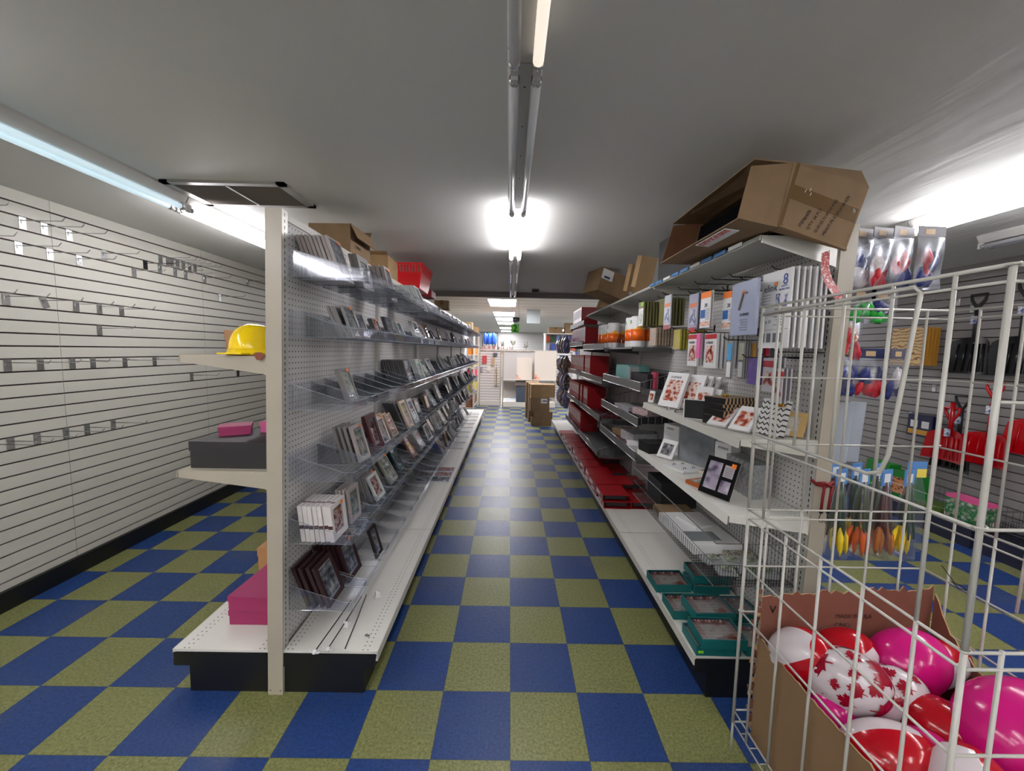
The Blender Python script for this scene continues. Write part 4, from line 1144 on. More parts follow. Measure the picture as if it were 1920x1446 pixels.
def card8(o):
    mb = MB()
    Mx = lambda y, z: frameM((-.0012, y, z), (0, -1, 0), (0, 0, 1))
    text(mb, '8', .066, blu, Mx(-.042, -.066)); mb.build('large_numeral', o)
    mb = MB(); text(mb, 'elink', .046, mat('print_charcoal', (70, 74, 84), .5), Mx(.078, -.085)); text(mb, 'SHEETS', .011, blu, Mx(-.035, -.075)); text(mb, 'PROTECTORS', .010, blu, Mx(-.022, -.088))
    text(mb, '8.5 x 11', .021, mat('print_slate', (90, 100, 120), .5), Mx(.085, -.225))
    for k in range(7): mb.box(-.001, -.07+.02*(k % 2), -.17-k*.011, 0, .0-.01*(k % 3), -.167-k*.011, txt)
    for k in range(5): mb.box(-.001, .03, -.10-k*.013, 0, .085, -.098-k*.013, txt)
    mb.build('card_text', o)
    MB().box(-.001, -.075, -.165, 0, -.005, -.10, PH['pack']).build('product_photo', o)
    mb = MB().box(-.001, -.09, -.255, 0, .09, -.2535, txt)
    for k in range(4): mb.box(-.001, .055-k*.042, -.31, 0, .082-k*.042, -.27, mat('icon_grey', (110, 116, 120), .5))
    mb.build('icon_row', o)
    MB().box(-.002, -.012, -.062, -.001, .008, -.048, M_orange).build('price_sticker', o)
hang('hanging_card_pack', 'large white paper pack with a blue 8', 'stationery', 1.13, .375, 1.925, .19, .335, 7, .024, M_paper, card8, .008, 'large white packs marked 8')
peg_hook(px(1.93), .375, 1.934, 1.10, 'dark hook holding the large white packs marked 8')
def bagp(o):
    mb = MB(); text(mb, 'DUENDE', .018, M_ink, frameM((-.003, .02, -.16), (0, -1, 0), (0, 0, 1))); 
    for k in range(5): mb.box(-.003, -.04, -.18-k*.012, -.002, .02-.008*(k % 3), -.177-k*.012, txt)
    mb.build('bag_print', o)
    MB().box(-.003, -.01, -.06, -.002, .014, -.042, M_orange).build('price_sticker', o)
    MB().tube([(-.003, .03, -.13), (-.003, -.0, -.05), (-.003, -.03, -.055)], .006, mat('print_taupe', (150, 140, 136), .4), 6).build('ribbon_print', o)
hang('pale_blue_bag', 'pale blue glossy bag hanging left of the large white packs', 'bag', 1.07, .51, 1.90, .20, .25, 1, 0, mat('pale_blue_film', (196, 204, 226), .15), bagp, .012, None, True)
peg_hook(px(1.91), .51, 1.911, 1.04, 'dark hook holding the pale blue bag')
def pk20(o):
    MB().box(-.001, -.055, -.035, 0, .055, 0, M_orange).build('header_band', o)
    mb = MB(); text(mb, '20', .03, mat('print_dark', (30, 34, 60), .5), frameM((-.0014, .01, -.085), (0, -1, 0), (0, 0, 1))); mb.build('pack_numeral', o)
    mb = MB()
    for k in range(7): mb.box(-.001, -.048, -.10-k*.009, 0, -.005, -.097-k*.009, txt)
    mb.build('pack_text', o)
    MB().box(-.001, .0, -.145, 0, .05, -.098, mat('sleeve_blue', (50, 110, 180), .3)).build('product_photo', o)
    MB().box(-.001, -.055, -.19, 0, .055, -.165, mat_photo('people_strip', [(220, 120, 60), (240, 210, 190), (180, 80, 40)], 60)).build('bottom_band', o)
hang('laminating_pouch_pack', 'orange headed white sleeve pack marked 20, far one', 'stationery', 1.06, .86, 1.905, .11, .20, 2, .012, M_paper, pk20, .004, 'orange headed packs, far hook')
hang('laminating_pouch_pack', 'orange headed white sleeve pack marked 20, near one', 'stationery', 1.12, .735, 1.89, .11, .20, 6, .016, M_paper, pk20, .004, 'orange headed packs, near hook')
peg_hook(px(1.91), .86, 1.913, 1.02, 'dark hook holding the far orange headed packs')
peg_hook(px(1.90), .735, 1.898, 1.08, 'dark hook holding the near orange headed packs')
def slim(o):
    MB().box(-.001, -.05, -.23, 0, .05, -.20, redm).build('bottom_band', o)
    MB().box(-.001, -.04, -.19, 0, .04, -.09, PH['pack']).build('product_photo', o)
    MB().box(-.001, -.045, -.08, 0, .045, -.055, M_orange).build('title_band', o)
hang('slim_blister_pack', 'slim white and red blister pack hanging beyond the orange headed packs', 'stationery', 1.04, 1.35, 1.95, .11, .225, 1, 0, M_paper, slim, .008, None, True)
hang('slim_blister_pack', 'purple grey blister pack beside the orange headed packs', 'stationery', 1.07, 1.03, 1.915, .12, .21, 4, .014, mat('lilac_card', (186, 186, 204), .4), slim, .006, 'purple grey blister packs', True)
peg_hook(px(1.95), 1.35, 1.958, 1.0, 'dark hook holding the slim red and white pack')
peg_hook(px(1.92), 1.03, 1.923, 1.03, 'dark hook holding the purple grey packs')
def tagp(o):
    MB().box(-.001, -.055, -.185, 0, .055, -.05, M_paper).build('card_face', o)
    MB().box(-.002, -.04, -.17, -.001, .035, -.07, PH['green']).build('product_photo', o)
    MB().box(-.002, -.055, -.035, -.001, .0, -.005, mat('lime_sticker', (150, 220, 30), .5)).build('lime_sticker', o)
hang('olive_card_pack', 'olive green framed card pack on the farthest hook', 'stationery', 1.0, 1.78, 1.955, .13, .19, 9, .024, mat('olive_card', (120, 116, 70), .5), tagp, .012, 'olive card packs')
hang('olive_card_pack', 'olive card pack behind the slim white pack', 'stationery', 1.07, 1.52, 1.95, .13, .19, 6, .024, mat('olive_card', (120, 116, 70), .5), None, .012, 'olive card packs near hook')
peg_hook(px(1.96), 1.78, 1.963, .97, 'dark hook holding the farthest olive packs')
peg_hook(px(1.96), 1.52, 1.958, 1.03, 'dark hook holding the nearer olive packs')
hang('tan_bag_pack', 'bag of tan wooden shapes hanging below the olive packs', 'craft supply', 1.04, 1.60, 1.745, .12, .13, 7, .022, mat('tan_bag', (190, 164, 134), .4, noise=.2, scale=60), None, .014, 'bags of tan wooden shapes', True)
peg_hook(px(1.75), 1.6, 1.753, 1.01, 'dark hook holding the bags of tan wooden shapes')
hang('yellow_tassel_pack', 'clear pack of olive yellow tassels', 'craft supply', 1.08, 1.27, 1.715, .11, .13, 9, .02, mat('mustard_fibre', (206, 190, 24), .6, noise=.3, scale=120), None, .012, 'packs of olive yellow tassels', True)
peg_hook(px(1.72), 1.27, 1.723, 1.04, 'dark hook holding the olive yellow tassel packs')
def duen(o):
    MB().box(-.001, -.06, -.03, 0, .06, -.004, redm).build('header_band', o)
    mb = MB(); text(mb, 'DUENDE', .018, M_ink, frameM((-.0014, .045, -.056), (0, -1, 0), (0, 0, 1))); mb.build('pack_title', o)
    MB().box(-.001, -.038, -.16, 0, .042, -.066, PH['people']).build('photo_print', o)
hang('hanging_boxed_picture', 'red headed white boxed frame hanging, far one', 'picture frame', 1.06, .99, 1.675, .12, .19, 3, .02, M_paper, duen, .014, 'red headed boxed frames far hook')
hang('hanging_boxed_picture', 'red headed white boxed frame hanging, near one', 'picture frame', 1.07, .80, 1.67, .13, .19, 7, .024, M_paper, duen, .014, 'red headed boxed frames near hook')
hang('pink_ribbon_pack', 'pink ribbon pack hanging between the red headed frames', 'craft supply', 1.045, .89, 1.67, .04, .14, 1, 0, mat('pink_ribbon', (226, 110, 170), .4), None, .01)
peg_hook(px(1.68), .99, 1.683, 1.03, 'dark hook holding the far red headed frames')
peg_hook(px(1.68), .80, 1.678, 1.03, 'dark hook holding the near red headed frames')
peg_hook(px(1.68), .89, 1.684, 1.02, 'dark hook holding the pink ribbon pack')
for i, (c, nm) in enumerate((((90, 170, 220), 'light blue'), ((190, 190, 170), 'pale straw'), ((180, 130, 40), 'mustard'), ((210, 20, 60), 'crimson'))):
    def tas(o, c=c):
        MB().box(-.0045, -.018, -.18, -.004, .018, -.105, M_paper).build('label_card', o)
        mb = MB()
        for k in range(5): mb.tube([(-.002, -.012+k*.006, -.012), (-.004, -.014+k*.007, -.095)], .0052, mat('fibre_%d_%d_%d' % c, c, .6), 5)
        mb.build('bristles', o)
    hang('paint_brush_pack', '%s tassel pack on the middle hook' % nm, 'craft supply', 1.07+.05*i, .60-.018*i, 1.625, .045, .185, 3 if i else 1, .012, mat('clear_card', (170, 168, 164), .35), tas, .004, '%s tassel packs' % nm, True)
peg_hook(px(1.63), .575, 1.632, 1.02, 'dark hook holding the colourful tassel packs')
def redc(o):
    MB().box(-.001, -.04, -.04, 0, .04, -.012, redm).build('header_band', o)
    MB().box(-.001, -.03, -.12, 0, .03, -.06, PH['people']).build('photo_print', o)
hang('small_red_card_pack', 'small red headed blister card, left one below the large packs', 'stationery', 1.12, .37, 1.545, .08, .15, 3, .02, mat('card_pale', (206, 200, 200), .4), redc, .006, 'small red headed cards left', True)
hang('small_red_card_pack', 'small red headed blister card, right one below the large packs', 'stationery', 1.13, .325, 1.50, .06, .15, 3, .02, mat('card_pale', (206, 200, 200), .4), redc, .006, 'small red headed cards right', True)
hang('purple_card_pack', 'purple and blue card pack beside the colourful tassels', 'stationery', 1.10, .46, 1.54, .07, .12, 3, .016, mat('violet_card', (110, 80, 160), .4, noise=.3, scale=40), None, .005, 'purple card packs', True)
peg_hook(px(1.56), .37, 1.553, 1.08, 'dark hook holding the left small red cards')
peg_hook(px(1.56), .30, 1.575, 1.08, 'dark empty hook above the right small red cards')
peg_hook(px(1.56), .46, 1.548, 1.05, 'dark hook holding the purple card packs')
for i, (y, z) in enumerate(((.62, 1.945), (.78, 1.96), (.95, 1.965), (1.15, 1.965))):
    peg_hook(px(z), y, z, 1.05-.01*i, 'empty dark hook under the right top shelf, %s from the near end' % od(i))
# empty upper hooks and the red bungee cord on the end post
t = thing('bungee_cord', 'red bungee cord tied round the right end post with two black hooks', 'cord', (1.325, .262, 1.02))
M_bung = mat('bungee_red', (126, 22, 26), .7, noise=.3, scale=150)
mb = MB().tube([(-.05, .012, .01), (-.035, -.004, -.006), (0, -.01, -.012), (.03, -.004, .004), (.042, .004, .0)], .007, M_bung, 8)
mb.tube([(-.035, -.006, .0), (-.01, -.014, .004), (.02, -.012, -.012)], .007, M_bung, 8); mb.build('knot', t)
MB().tube([(-.008, -.012, -.01), (-.012, -.012, -.06), (-.014, -.012, -.115)], .0055, M_bung, 8).build('strand', t)
MB().tube([(.024, -.012, -.006), (.02, -.012, -.06), (.016, -.012, -.115)], .0055, M_bung, 8).build('strand', t)
for s, x in ((-1, -.014), (1, .016)):
    mb = MB().lathe([(.004, 0), (.008, .004), (.008, .014), (.004, .018)], M_black, 8, Matrix.Translation((x, -.012, -.13)))
    mb.tube([(x, -.012, -.13), (x+s*.006, -.012, -.15), (x+s*.004, -.012, -.165), (x-s*.008, -.012, -.17), (x-s*.014, -.012, -.16)], .0016, M_dark, 6); mb.build('cord_hook', t)

# ================================================================ wire dump bin with carton of balloons (near right)
X0, X1, Y0, Y1 = .87, 1.55, -.657, .045
bin_ = thing('wire_dump_bin', 'tall white wire bin with an open gate, standing at the near right corner', 'wire bin', (X0, Y1, 0))
ob = Vector((X0, Y1, 0))
def Q(x, y, z): return Vector((x, y, z))-ob
def rail(mb, a, b, r=.0028): mb.tube([Q(*a), Q(*b)], r, M_wire, 6)
ZT = 1.73
RZ = [1.70, 1.235, .985, .95, .765, .583, .177, .127]
xs = [.87, .945, 1.07, 1.20, 1.33, 1.46, 1.55]
ysv = [.045, -.04, -.158, -.30, -.435, -.565, -.657]
for nm, fixed, axis in (('back_panel', Y1, 'x'), ('front_panel', Y0, 'x'), ('left_panel', X0, 'y'), ('right_panel', X1, 'y')):
    mb = MB()
    P = (lambda t, z: (t, fixed, z)) if axis == 'x' else (lambda t, z: (fixed, t, z))
    T = xs if axis == 'x' else ysv
    for z in [ZT]+RZ+([1.48] if nm != 'left_panel' else []):
        rail(mb, P(T[0], z), P(T[-1], z), .0045 if z == ZT else .0034)
    for i, t_ in enumerate(T):
        edge = i in (0, len(T)-1)
        if edge and axis == 'x': continue
        top = ZT if edge or nm != 'left_panel' else ZT
        if nm == 'left_panel' and not edge and i in (2, 3, 4):
            rail(mb, P(t_, 1.27), P(t_, ZT), .0042)
        elif nm == 'front_panel' and not edge:
            rail(mb, P(t_, .127), P(t_, .99), .0045); continue
        else: rail(mb, P(t_, .985), P(t_, top), .0058 if edge else .0042)
        rail(mb, P(t_, .127 if edge or i % 2 else .12), P(t_, .985), .0058 if edge else .0042)
        if edge: rail(mb, P(t_, .0), P(t_, .13), .0045)
    mb.build(nm, bin_)
mb = MB(); mb.tube([Q(X0-.006, .03, 1.705), Q(X0-.006, -.49, 1.715), Q(X0-.006, -.505, 1.70), Q(X0-.006, -.47, 1.33), Q(X0-.006, -.455, 1.285), Q(X0-.006, -.42, 1.27), Q(X0-.006, .03, 1.275)], .0048, M_wire, 8)
mb.build('access_gate', bin_)
mb = MB()
for i in range(12): rail(mb, (X0+.05*i+.05, Y0, .13), (X0+.05*i+.05, Y1, .13), .002)
for i in range(12): rail(mb, (X0, Y0+.055*i+.04, .135), (X1, Y0+.055*i+.04, .135), .002)
mb.build('floor_grid', bin_)
for cx, cy in ((X0, Y0), (X0, Y1), (X1, Y1), (X1, Y0)):
    mb = MB()
    for z in (1.235, .985, .583, 1.725):
        mb.tube([Q(cx+.009*math.cos(a), cy+.009*math.sin(a), z+.001*k) for k, a in enumerate([i*PI/4 for i in range(9)])], .0022, M_wire, 5)
    mb.build('corner_clip', bin_)
mb = MB(); mb.tube([Q(1.545, -.30, 1.66), Q(1.52, -.345, 1.64), Q(1.515, -.35, 1.60), Q(1.50, -.35, 1.30), Q(1.505, -.36, 1.285), Q(1.52, -.365, 1.285), Q(1.525, -.365, 1.32)], .004, M_wire, 8)
mb.build('side_hook', bin_)
mb = MB(); mb.tube([Q(1.545, -.22, 1.20), Q(1.52, -.25, 1.16), Q(1.515, -.26, 1.0), Q(1.51, -.26, .8)], .004, M_wire, 8)
mb.build('side_hook', bin_)
t = thing('cable_tie', 'black cable tie on the right side wires of the bin', 'cable tie', (1.552, -.08, .77))
MB().tube([(-.005, -.02, 0), (.004, 0, .004), (.006, .02, 0), (0, .03, .002), (-.01, 0, -.003)], .002, M_black, 5, closed=True).tube([(0, .02, .002), (-.02, .05, .05)], .0014, M_black, 5).build('tie_loop', t)
# torn carton
t = thing('torn_carton', 'torn open brown cardboard carton full of balloons inside the wire bin', 'box', (1.2, -.3, .14))
oc = Vector((1.2, -.3, .14))
M_cin = mat('carton_inside_red_bounce', (124, 76, 60), .8, noise=.07, scale=4)  # inner board with reddish bounce light put into its colour
M_cout = mat('carton_outside', (136, 108, 76), .75, noise=.08, scale=4)
def jag_panel(a, b, ztop, name, seed, inward, amp=.012):
    """vertical panel from a to b (xy), torn top edge"""
    r_ = random.Random(seed); n = 40; a = Vector(a); b = Vector(b); vs = []; fs = []
    nrm = Vector((inward[0], inward[1], 0))*.005
    mb = MB(); out = []; inn = []
    for i in range(n+1):
        u = i/n; p = a.lerp(b, u)
        z = (ztop(u) if callable(ztop) else ztop)+r_.uniform(-amp, amp)*.5+(amp if r_.random() > .85 else 0)
        out.append((Vector((p.x, p.y, .14))-oc, Vector((p.x, p.y, z))-oc))
    vo = [v for pr in out for v in pr]; vi = [v+nrm for v in vo]
    f1 = [(2*i, 2*i+2, 2*i+3, 2*i+1) for i in range(n)]
    mb.add(vo, f1, M_cout); mb.add(vi, [f[::-1] for f in f1], M_cin)
    m_e = mat('corrugated_edge', (176, 140, 104), .9)
    k = 2*(n+1)
    mb.add(vo+vi, [(2*i+1, 2*i+3, k+2*i+3, k+2*i+1) for i in range(n)]+[(0, 1, k+1, k), (2*n, 2*n+1, k+2*n+1, k+2*n)], m_e)
    return mb.build(name, t)
jag_panel((.90, -.02), (1.52, -.02), lambda u: .69+.035*u, 'back_wall', 3, (0, -1))
jag_panel((.892, -.645), (.892, -.03), lambda u: .535, 'left_wall', 4, (1, 0), .006)
jag_panel((.90, -.65), (1.52, -.65), .50, 'front_wall', 5, (0, 1))
jag_panel((1.525, -.645), (1.525, -.03), lambda u: .50+.2*u**6, 'right_wall', 6, (-1, 0))
MB().box(-.31, -.34, 0, .325, .275, .004, M_cin).build('carton_base', t)
r_ = random.Random(5)
mb = MB()
pv = Vector((.885, .0, .16))-oc
for i in range(26):
    z = .16+.53*i/25
    a = Vector((.888+r_.uniform(-.004, .004), -.012+r_.uniform(-.01, .01), z))-oc
    mb.slab(a, a+Vector((.016, -.004, .002)), a+Vector((.016, -.008, .02)), a+Vector((r_.uniform(-.006, .004), 0, .021)), .003, M_cin if i % 3 else mat('corrugated_edge'))
mb.build('torn_corner', t)
mb = MB()
for i, s_ in enumerate(['MADE IN USA', 'C/NO:', 'QTY:  6']):
    text(mb, s_, .022, mat('carton_ink', (70, 34, 28), .7), frameM(tuple(Vector((1.215, -.0262, .585-.0+.028*(-i)))-oc), (-1, 0, 0), (0, 0, -1)) if False else frameM(tuple(Vector((1.17, -.0262, .612-.034*i))-oc), (1, 0, 0), (0, 0, 1)))
mb.build('printed_lettering', t)
MB().tube([Vector((.93, -.027, .655))-oc, Vector((.94, -.027, .63))-oc, Vector((.95, -.027, .655))-oc], .0022, M_ink, 5).tube([Vector((.965, -.027, .655))-oc, Vector((.965, -.027, .61))-oc], .0022, M_ink, 5).build('marker_letter', t)

# ---- balloons
B_red = mat('balloon_red', (176, 10, 28), .13); B_pink = mat('balloon_pink', (204, 24, 122), .16); B_white = mat('balloon_white', (206, 196, 200), .16); B_leaf = mat('leaf_crimson', (150, 4, 36), .25)
LEAF = [(0, .5), (.09, .33), (.2, .39), (.16, .12), (.3, .26), (.34, .18), (.5, .2), (.43, .04), (.48, 0), (.24, -.2), (.28, -.3), (.03, -.26), (.02, -.5)]
LEAF = LEAF+[(-x, y) for x, y in LEAF[::-1]]
def leaf_patch(mb, a, bdim, d, up, size, mt):
    """maple leaf laid on the ellipsoid surface around direction d"""
    bm = bmesh.new(); vs = [bm.verts.new((x*size, y*size, 0)) for x, y in LEAF[:]]
    bm.faces.new(vs); bmesh.ops.triangulate(bm, faces=bm.faces[:])
    bmesh.ops.subdivide_edges(bm, edges=bm.edges[:], cuts=2, use_grid_fill=True)
    bm.normal_update()
    d = Vector(d).normalized(); e1 = Vector(up).cross(d).normalized(); e2 = d.cross(e1)
    A = Vector((a, a, bdim))
    c = Vector((d.x*A.x, d.y*A.y, d.z*A.z))
    bm.verts.index_update(); out = []
    for v in bm.verts:
        p = c+e1*v.co.x+e2*v.co.y
        q = Vector((p.x/A.x, p.y/A.y, p.z/A.z)).normalized()*1.006
        out.append((q.x*A.x, q.y*A.y, q.z*A.z))
    mb.add(out, [[v.index for v in f.verts] for f in bm.faces], mt, smooth=True); bm.free()
def balloon(lab, loc, r, long_, rot, style, seed=1):
    r *= .94; long_ *= .94
    t = thing('balloon', lab, 'balloon', loc, rot, 'balloons in the torn carton')
    n, m_ = 32, 24; vs = []; fs = []
    base = {'red': B_red, 'redwhite': B_red, 'pink': B_pink, 'leaf': B_white}[style]
    mb = MB(); 
    for i in range(m_+1):
        th_ = PI*i/m_; zz = math.cos(th_)
        rr = math.sin(th_)*r*(1-.06*zz)
        for k in range(n): vs.append((rr*math.cos(2*PI*k/n), rr*math.sin(2*PI*k/n), zz*long_))
    if style == 'redwhite':
        fr, fw = [], []
        for i in range(m_):
            for k in range(n):
                f = (i*n+k, i*n+(k+1) % n, (i+1)*n+(k+1) % n, (i+1)*n+k)
                wedge = abs(((k+.5)/n*2-.5+1) % 1-.5)*2
                (fw if wedge > .45 and 3 < i < 20 else fr).append(f)
        mb.add(vs, fr, B_red, smooth=True); mb.add(vs, fw, B_white, smooth=True)
    else:
        mb.add(vs, [(i*n+k, i*n+(k+1) % n, (i+1)*n+(k+1) % n, (i+1)*n+k) for i in range(m_) for k in range(n)], base, smooth=True)
    mb.build('balloon_skin', t)
    MB().lathe([(.002, -long_-.012), (.009, -long_-.014), (.004, -long_-.004), (.006, -long_+.003)], base, 10).build('knot', t)
    if style == 'leaf':
        r2 = random.Random(seed); mb = MB(); pts = []
        for k in range(34):
            for _ in range(30):
                d = Vector((r2.gauss(0, 1), r2.gauss(0, 1), r2.gauss(0, 1))).normalized()
                if all((d-q).length > (.42+s) for q, s in pts): break
            else: continue
            s = .0 if k > 6 else .22
            pts.append((d, s))
            up = Vector((r2.gauss(0, 1), r2.gauss(0, 1), r2.gauss(0, 1)))
            leaf_patch(mb, r, long_, d, up, .105 if k < 7 else r2.choice((.034, .05)), B_leaf)
        mb.build('maple_leaf_print', t)
    if style == 'redwhite':
        mb = MB(); 
        # small lettering
        text(mb, 'OTTO', .02, B_leaf, Matrix.Translation((-.02, -r*.99, .03)) @ Matrix.Rotation(PI/2, 4, 'X'), 'CENTER'); mb.build('lettering', t)
    return t
balloon('red and white balloon at the far left corner of the torn carton', (.985, -.125, .535), .10, .135, (.5, -.6, .9), 'redwhite')
balloon('red and white balloon at the back middle of the carton, behind the leaf balloons', (1.15, -.09, .52), .09, .115, (.4, .9, .3), 'redwhite')
balloon('white balloon with crimson maple leaves, left of the two', (1.035, -.235, .553), .098, .13, (.7, .75, -.3), 'leaf', 3)
balloon('white balloon with crimson maple leaves, right of the two', (1.19, -.215, .485), .088, .12, (.5, .8, .2), 'leaf', 8)
balloon('pink balloon at the back right of the carton', (1.335, -.135, .535), .105, .13, (.2, .9, .2), 'pink')
balloon('red balloon with a white stripe behind the pink one at the back right', (1.44, -.10, .50), .08, .14, (.5, 1.1, .4), 'redwhite')
balloon('plain red balloon in the middle of the carton', (1.25, -.315, .475), .09, .12, (1.2, .4, .2), 'red')
balloon('large pink balloon with a knot at the right of the carton', (1.365, -.40, .56), .125, .16, (.2, 1.2, .5), 'pink')
balloon('red and white balloon at the near left of the carton', (1.005, -.41, .485), .09, .125, (.9, .6, .8), 'redwhite')
balloon('red and white balloon at the near middle of the carton', (1.10, -.535, .50), .098, .13, (.6, .5, 2.0), 'redwhite')
balloon('pink balloon wedged between the near red and white ones', (1.14, -.38, .44), .085, .10, (.6, 0, .2), 'pink')
balloon('white topped red balloon at the near right of the carton', (1.31, -.565, .475), .09, .12, (.3, 1.0, 2.6), 'redwhite')
balloon('magenta balloon low at the left between leaf balloon and carton wall', (.985, -.25, .44), .08, .1, (.4, 0, 0), 'pink')
for i, (x, y, z, st) in enumerate(((1.05, -.15, .33, 'red'), (1.3, -.2, .34, 'pink'), (1.05, -.45, .30, 'red'), (1.35, -.45, .33, 'red'), (1.2, -.3, .26, 'pink'))):
    balloon('%s balloon in the bottom layer of the carton, %s' % (st, ['back left', 'back right', 'near left', 'near right', 'middle'][i]), (x, y, max(z-.06, .245)), .085, .09, (.3*i, .2, 0), st)
MB().lathe([(.003, 0), (.008, .003), (.003, .006)], B_pink, 10).build('air_nipple', bpy.data.objects['balloon.007'], loc=(-.05, -.08, .09))

# ================================================================ goods on the far side of the right run
def bag_item(lab, x, y, z, w, h, cols, head=(70, 62, 74), rot=0, bulge=.02, grp=None):
    """clear bag with a header card, hanging, facing -y"""
    t = thing('bagged_toy', lab, 'toy bag', (x, y, z), (0, 0, rot), grp)
    n, m_ = 8, 8
    hc = mat('header_%d_%d_%d' % head, head, .4)
    MB().box(-w/2, -.0015, -.045, w/2, .0015, 0, hc).box(-w*.25, -.0022, -.035, w*.1, -.0015, -.012, mat('header_patch', (190, 160, 120), .5)).build('header_card', t)
    vs = []; fs = []
    for s in (-1, 1):
        for j in range(m_+1):
            v = j/m_
            for i in range(n+1):
                u = i/n
                dep = bulge*math.sin(PI*u)*math.sin(PI*min(1, v*.85+.0))**.6*(1+.25*math.sin(9*u+5*v))
                vs.append((-w/2+w*u*(1)+.004*math.sin(7*v), s*dep, -.04-(h-.04)*v))
    k = (n+1)*(m_+1)
    for s in (0, 1):
        for j in range(m_):
            for i in range(n):
                a = s*k+j*(n+1)+i; f = (a, a+1, a+n+2, a+n+1); fs.append(f if s else f[::-1])
    MB().add(vs, fs, M_bag, smooth=True).build('film_pouch', t)
    r_ = random.Random(len(lab)*7+int(x*100))
    mb = MB()
    mcs = [mat('toy_%d_%d_%d' % c, c, .6, noise=.2, scale=60) for c in cols]
    for i in range(9):
        mc = mcs[min(len(mcs)-1, int(r_.random()*len(mcs)))] if len(set(cols)) > 1 else mcs[0]
        if len(cols) == 2 and cols[0] != cols[1]: mc = mcs[0] if i < 4 else mcs[1]
        xx = r_.uniform(-w*.3, w*.3); z0 = -h*(.42 if i < 4 else .66)+r_.uniform(-.02, .02); q = w*r_.uniform(.11, .19)
        aa = r_.uniform(-.025, .025)
        mb.tube([(xx, 0, z0), (xx+aa*.4, 0, z0-h*.10), (xx+aa, 0, z0-h*.2), (xx+aa, 0, max(z0-h*.30, -h*.97))], [q*.35, q*.9, q, q*.4], mc, 8)
    mb.build('soft_toy', t)
    return t
RD, BL, WT, GN = (196, 24, 40), (34, 44, 110), (214, 206, 206), (20, 170, 50)
for i in range(5):
    bag_item('clear bag of tricolour fabric, top row, %s from the right end post' % od(i), 1.462+.068*i+(.03 if i == 4 else 0), .44-.022*i, 2.13-.002*i, .115 if i < 4 else .125, .265, [(RD, BL, WT)[(i+q) % 3] for q in range(2)] if i < 4 else [BL, RD, BL], rot=.22 if i < 4 else .05, grp=None)
bag_item('clear bag with a bright green item below the top row, left', 1.56, .43, 1.865, .12, .15, [GN, GN], grp=None)
bag_item('clear bag with a green and blue item below the top row, right', 1.66, .43, 1.865, .12, .15, [BL, GN], head=(120, 120, 130))
bag_item('tall clear bag of red fabric by the end post', 1.475, .44, 1.80, .08, .25, [RD], rot=.2)
bag_item('second tall clear bag of red fabric', 1.545, .44, 1.79, .085, .25, [RD], rot=.1)
bag_item('clear bag of dark blue fabric in the middle row by the post', 1.53, .45, 1.605, .13, .235, [BL, BL], head=(40, 50, 90))
bag_item('clear bag of blue and red fabric in the middle row', 1.65, .45, 1.60, .13, .235, [BL, RD], head=(40, 50, 90))
bag_item('clear bag with a blue and white item, right end of the middle row', 1.745, .42, 1.60, .12, .24, [WT, BL], head=(80, 80, 100), rot=.3)
bag_item('small bag with an orange label behind the red fabric bags', 1.66, .60, 1.74, .10, .12, [(220, 140, 40)], head=(130, 120, 130))
M_fr = clear('frosted_sheet', (205, 215, 220), .1, .5, .2, .45)
for i, (x, dy) in enumerate(((1.56, 0), (1.61, .02), (1.66, .05), (1.74, .08))):
    t = MB().box(-.05, -.001, -.31, .05, .001, 0, M_fr).build('frosted_plastic_sheet', loc=(x, .52+dy, 1.335), rot=(0, .06, .7-.18*i)); tag(t, 'hanging frosted plastic sheet beside the right end post, %s from the post' % od(i), 'sheet', 'frosted plastic sheets')
# bundles of silk flowers in sleeves, flowers downward
r2 = random.Random(3)
for i in range(7):
    x, y = 1.50+.052*i, .38+.10*(i % 2)
    t = thing('silk_flower_bunch', 'sleeved bunch of silk flowers hanging heads down, %s from the right end post' % od(i), 'flowers', (x, y, 1.05), (0, 0, .3), 'hanging silk flower bunches')
    MB().box(-.035, -.002, -.075, .035, .002, 0, mat('header_sky', (90, 140, 200), .4)).box(-.02, -.003, -.06, .02, -.002, -.02, M_paper).build('header_card', t)
    mb = MB()
    for k in range(9):
        a, b = r2.uniform(-.02, .02), r2.uniform(-.02, .02)
        mb.tube([(a*.4, b*.4, -.06), (a, b, -.2), (a*1.6, b*1.6, -.32)], [.003, .008, .004], mat('flower_stem%d' % (i % 3), [(40, 70, 24), (88, 26, 20), (58, 66, 20)][i % 3], .6), 6)
    mb.build('stems', t)
    mb = MB()
    fc = [(214, 92, 30), (238, 206, 20), (190, 110, 40)][(i+1) % 3]
    for k in range(7):
        a, b = r2.uniform(-.045, .045), r2.uniform(-.03, .03)
        mb.tube([(a*.6, b*.6, -.27), (a, b, -.31), (a*1.2, b*1.2, -.37), (a*1.25, b*1.25, -.40)], [.004, .013, .009, .001], mat('petal_%d_%d_%d' % fc, fc, .6), 7)
    mb.build('flower_heads', t)
    mb = MB().tube([(0, 0, -.06), (0, 0, -.12), (0, 0, -.25), (0, 0, -.41)], [.012, .025, .036, .046], M_bag, 10); mb.build('film_sleeve', t)
t = MB().prism([(-.03, 0), (.03, 0), (.055, -.08), (.06, -.36), (-.06, -.36), (-.055, -.08)], -.002, .002, 1, M_bag).build('empty_film_bag', loc=(1.86, .40, 1.01)); tag(t, 'empty clear film bag with a small yellow and blue card, right of the flower bunches', 'bag')
MB().box(-.045, -.004, -.0, .045, -.002, .075, mat('header_sky', (90, 140, 200), .4)).box(-.0, -.005, .0, .045, -.004, .04, mat('card_yellow', (236, 210, 90), .5)).build('header_card', t)
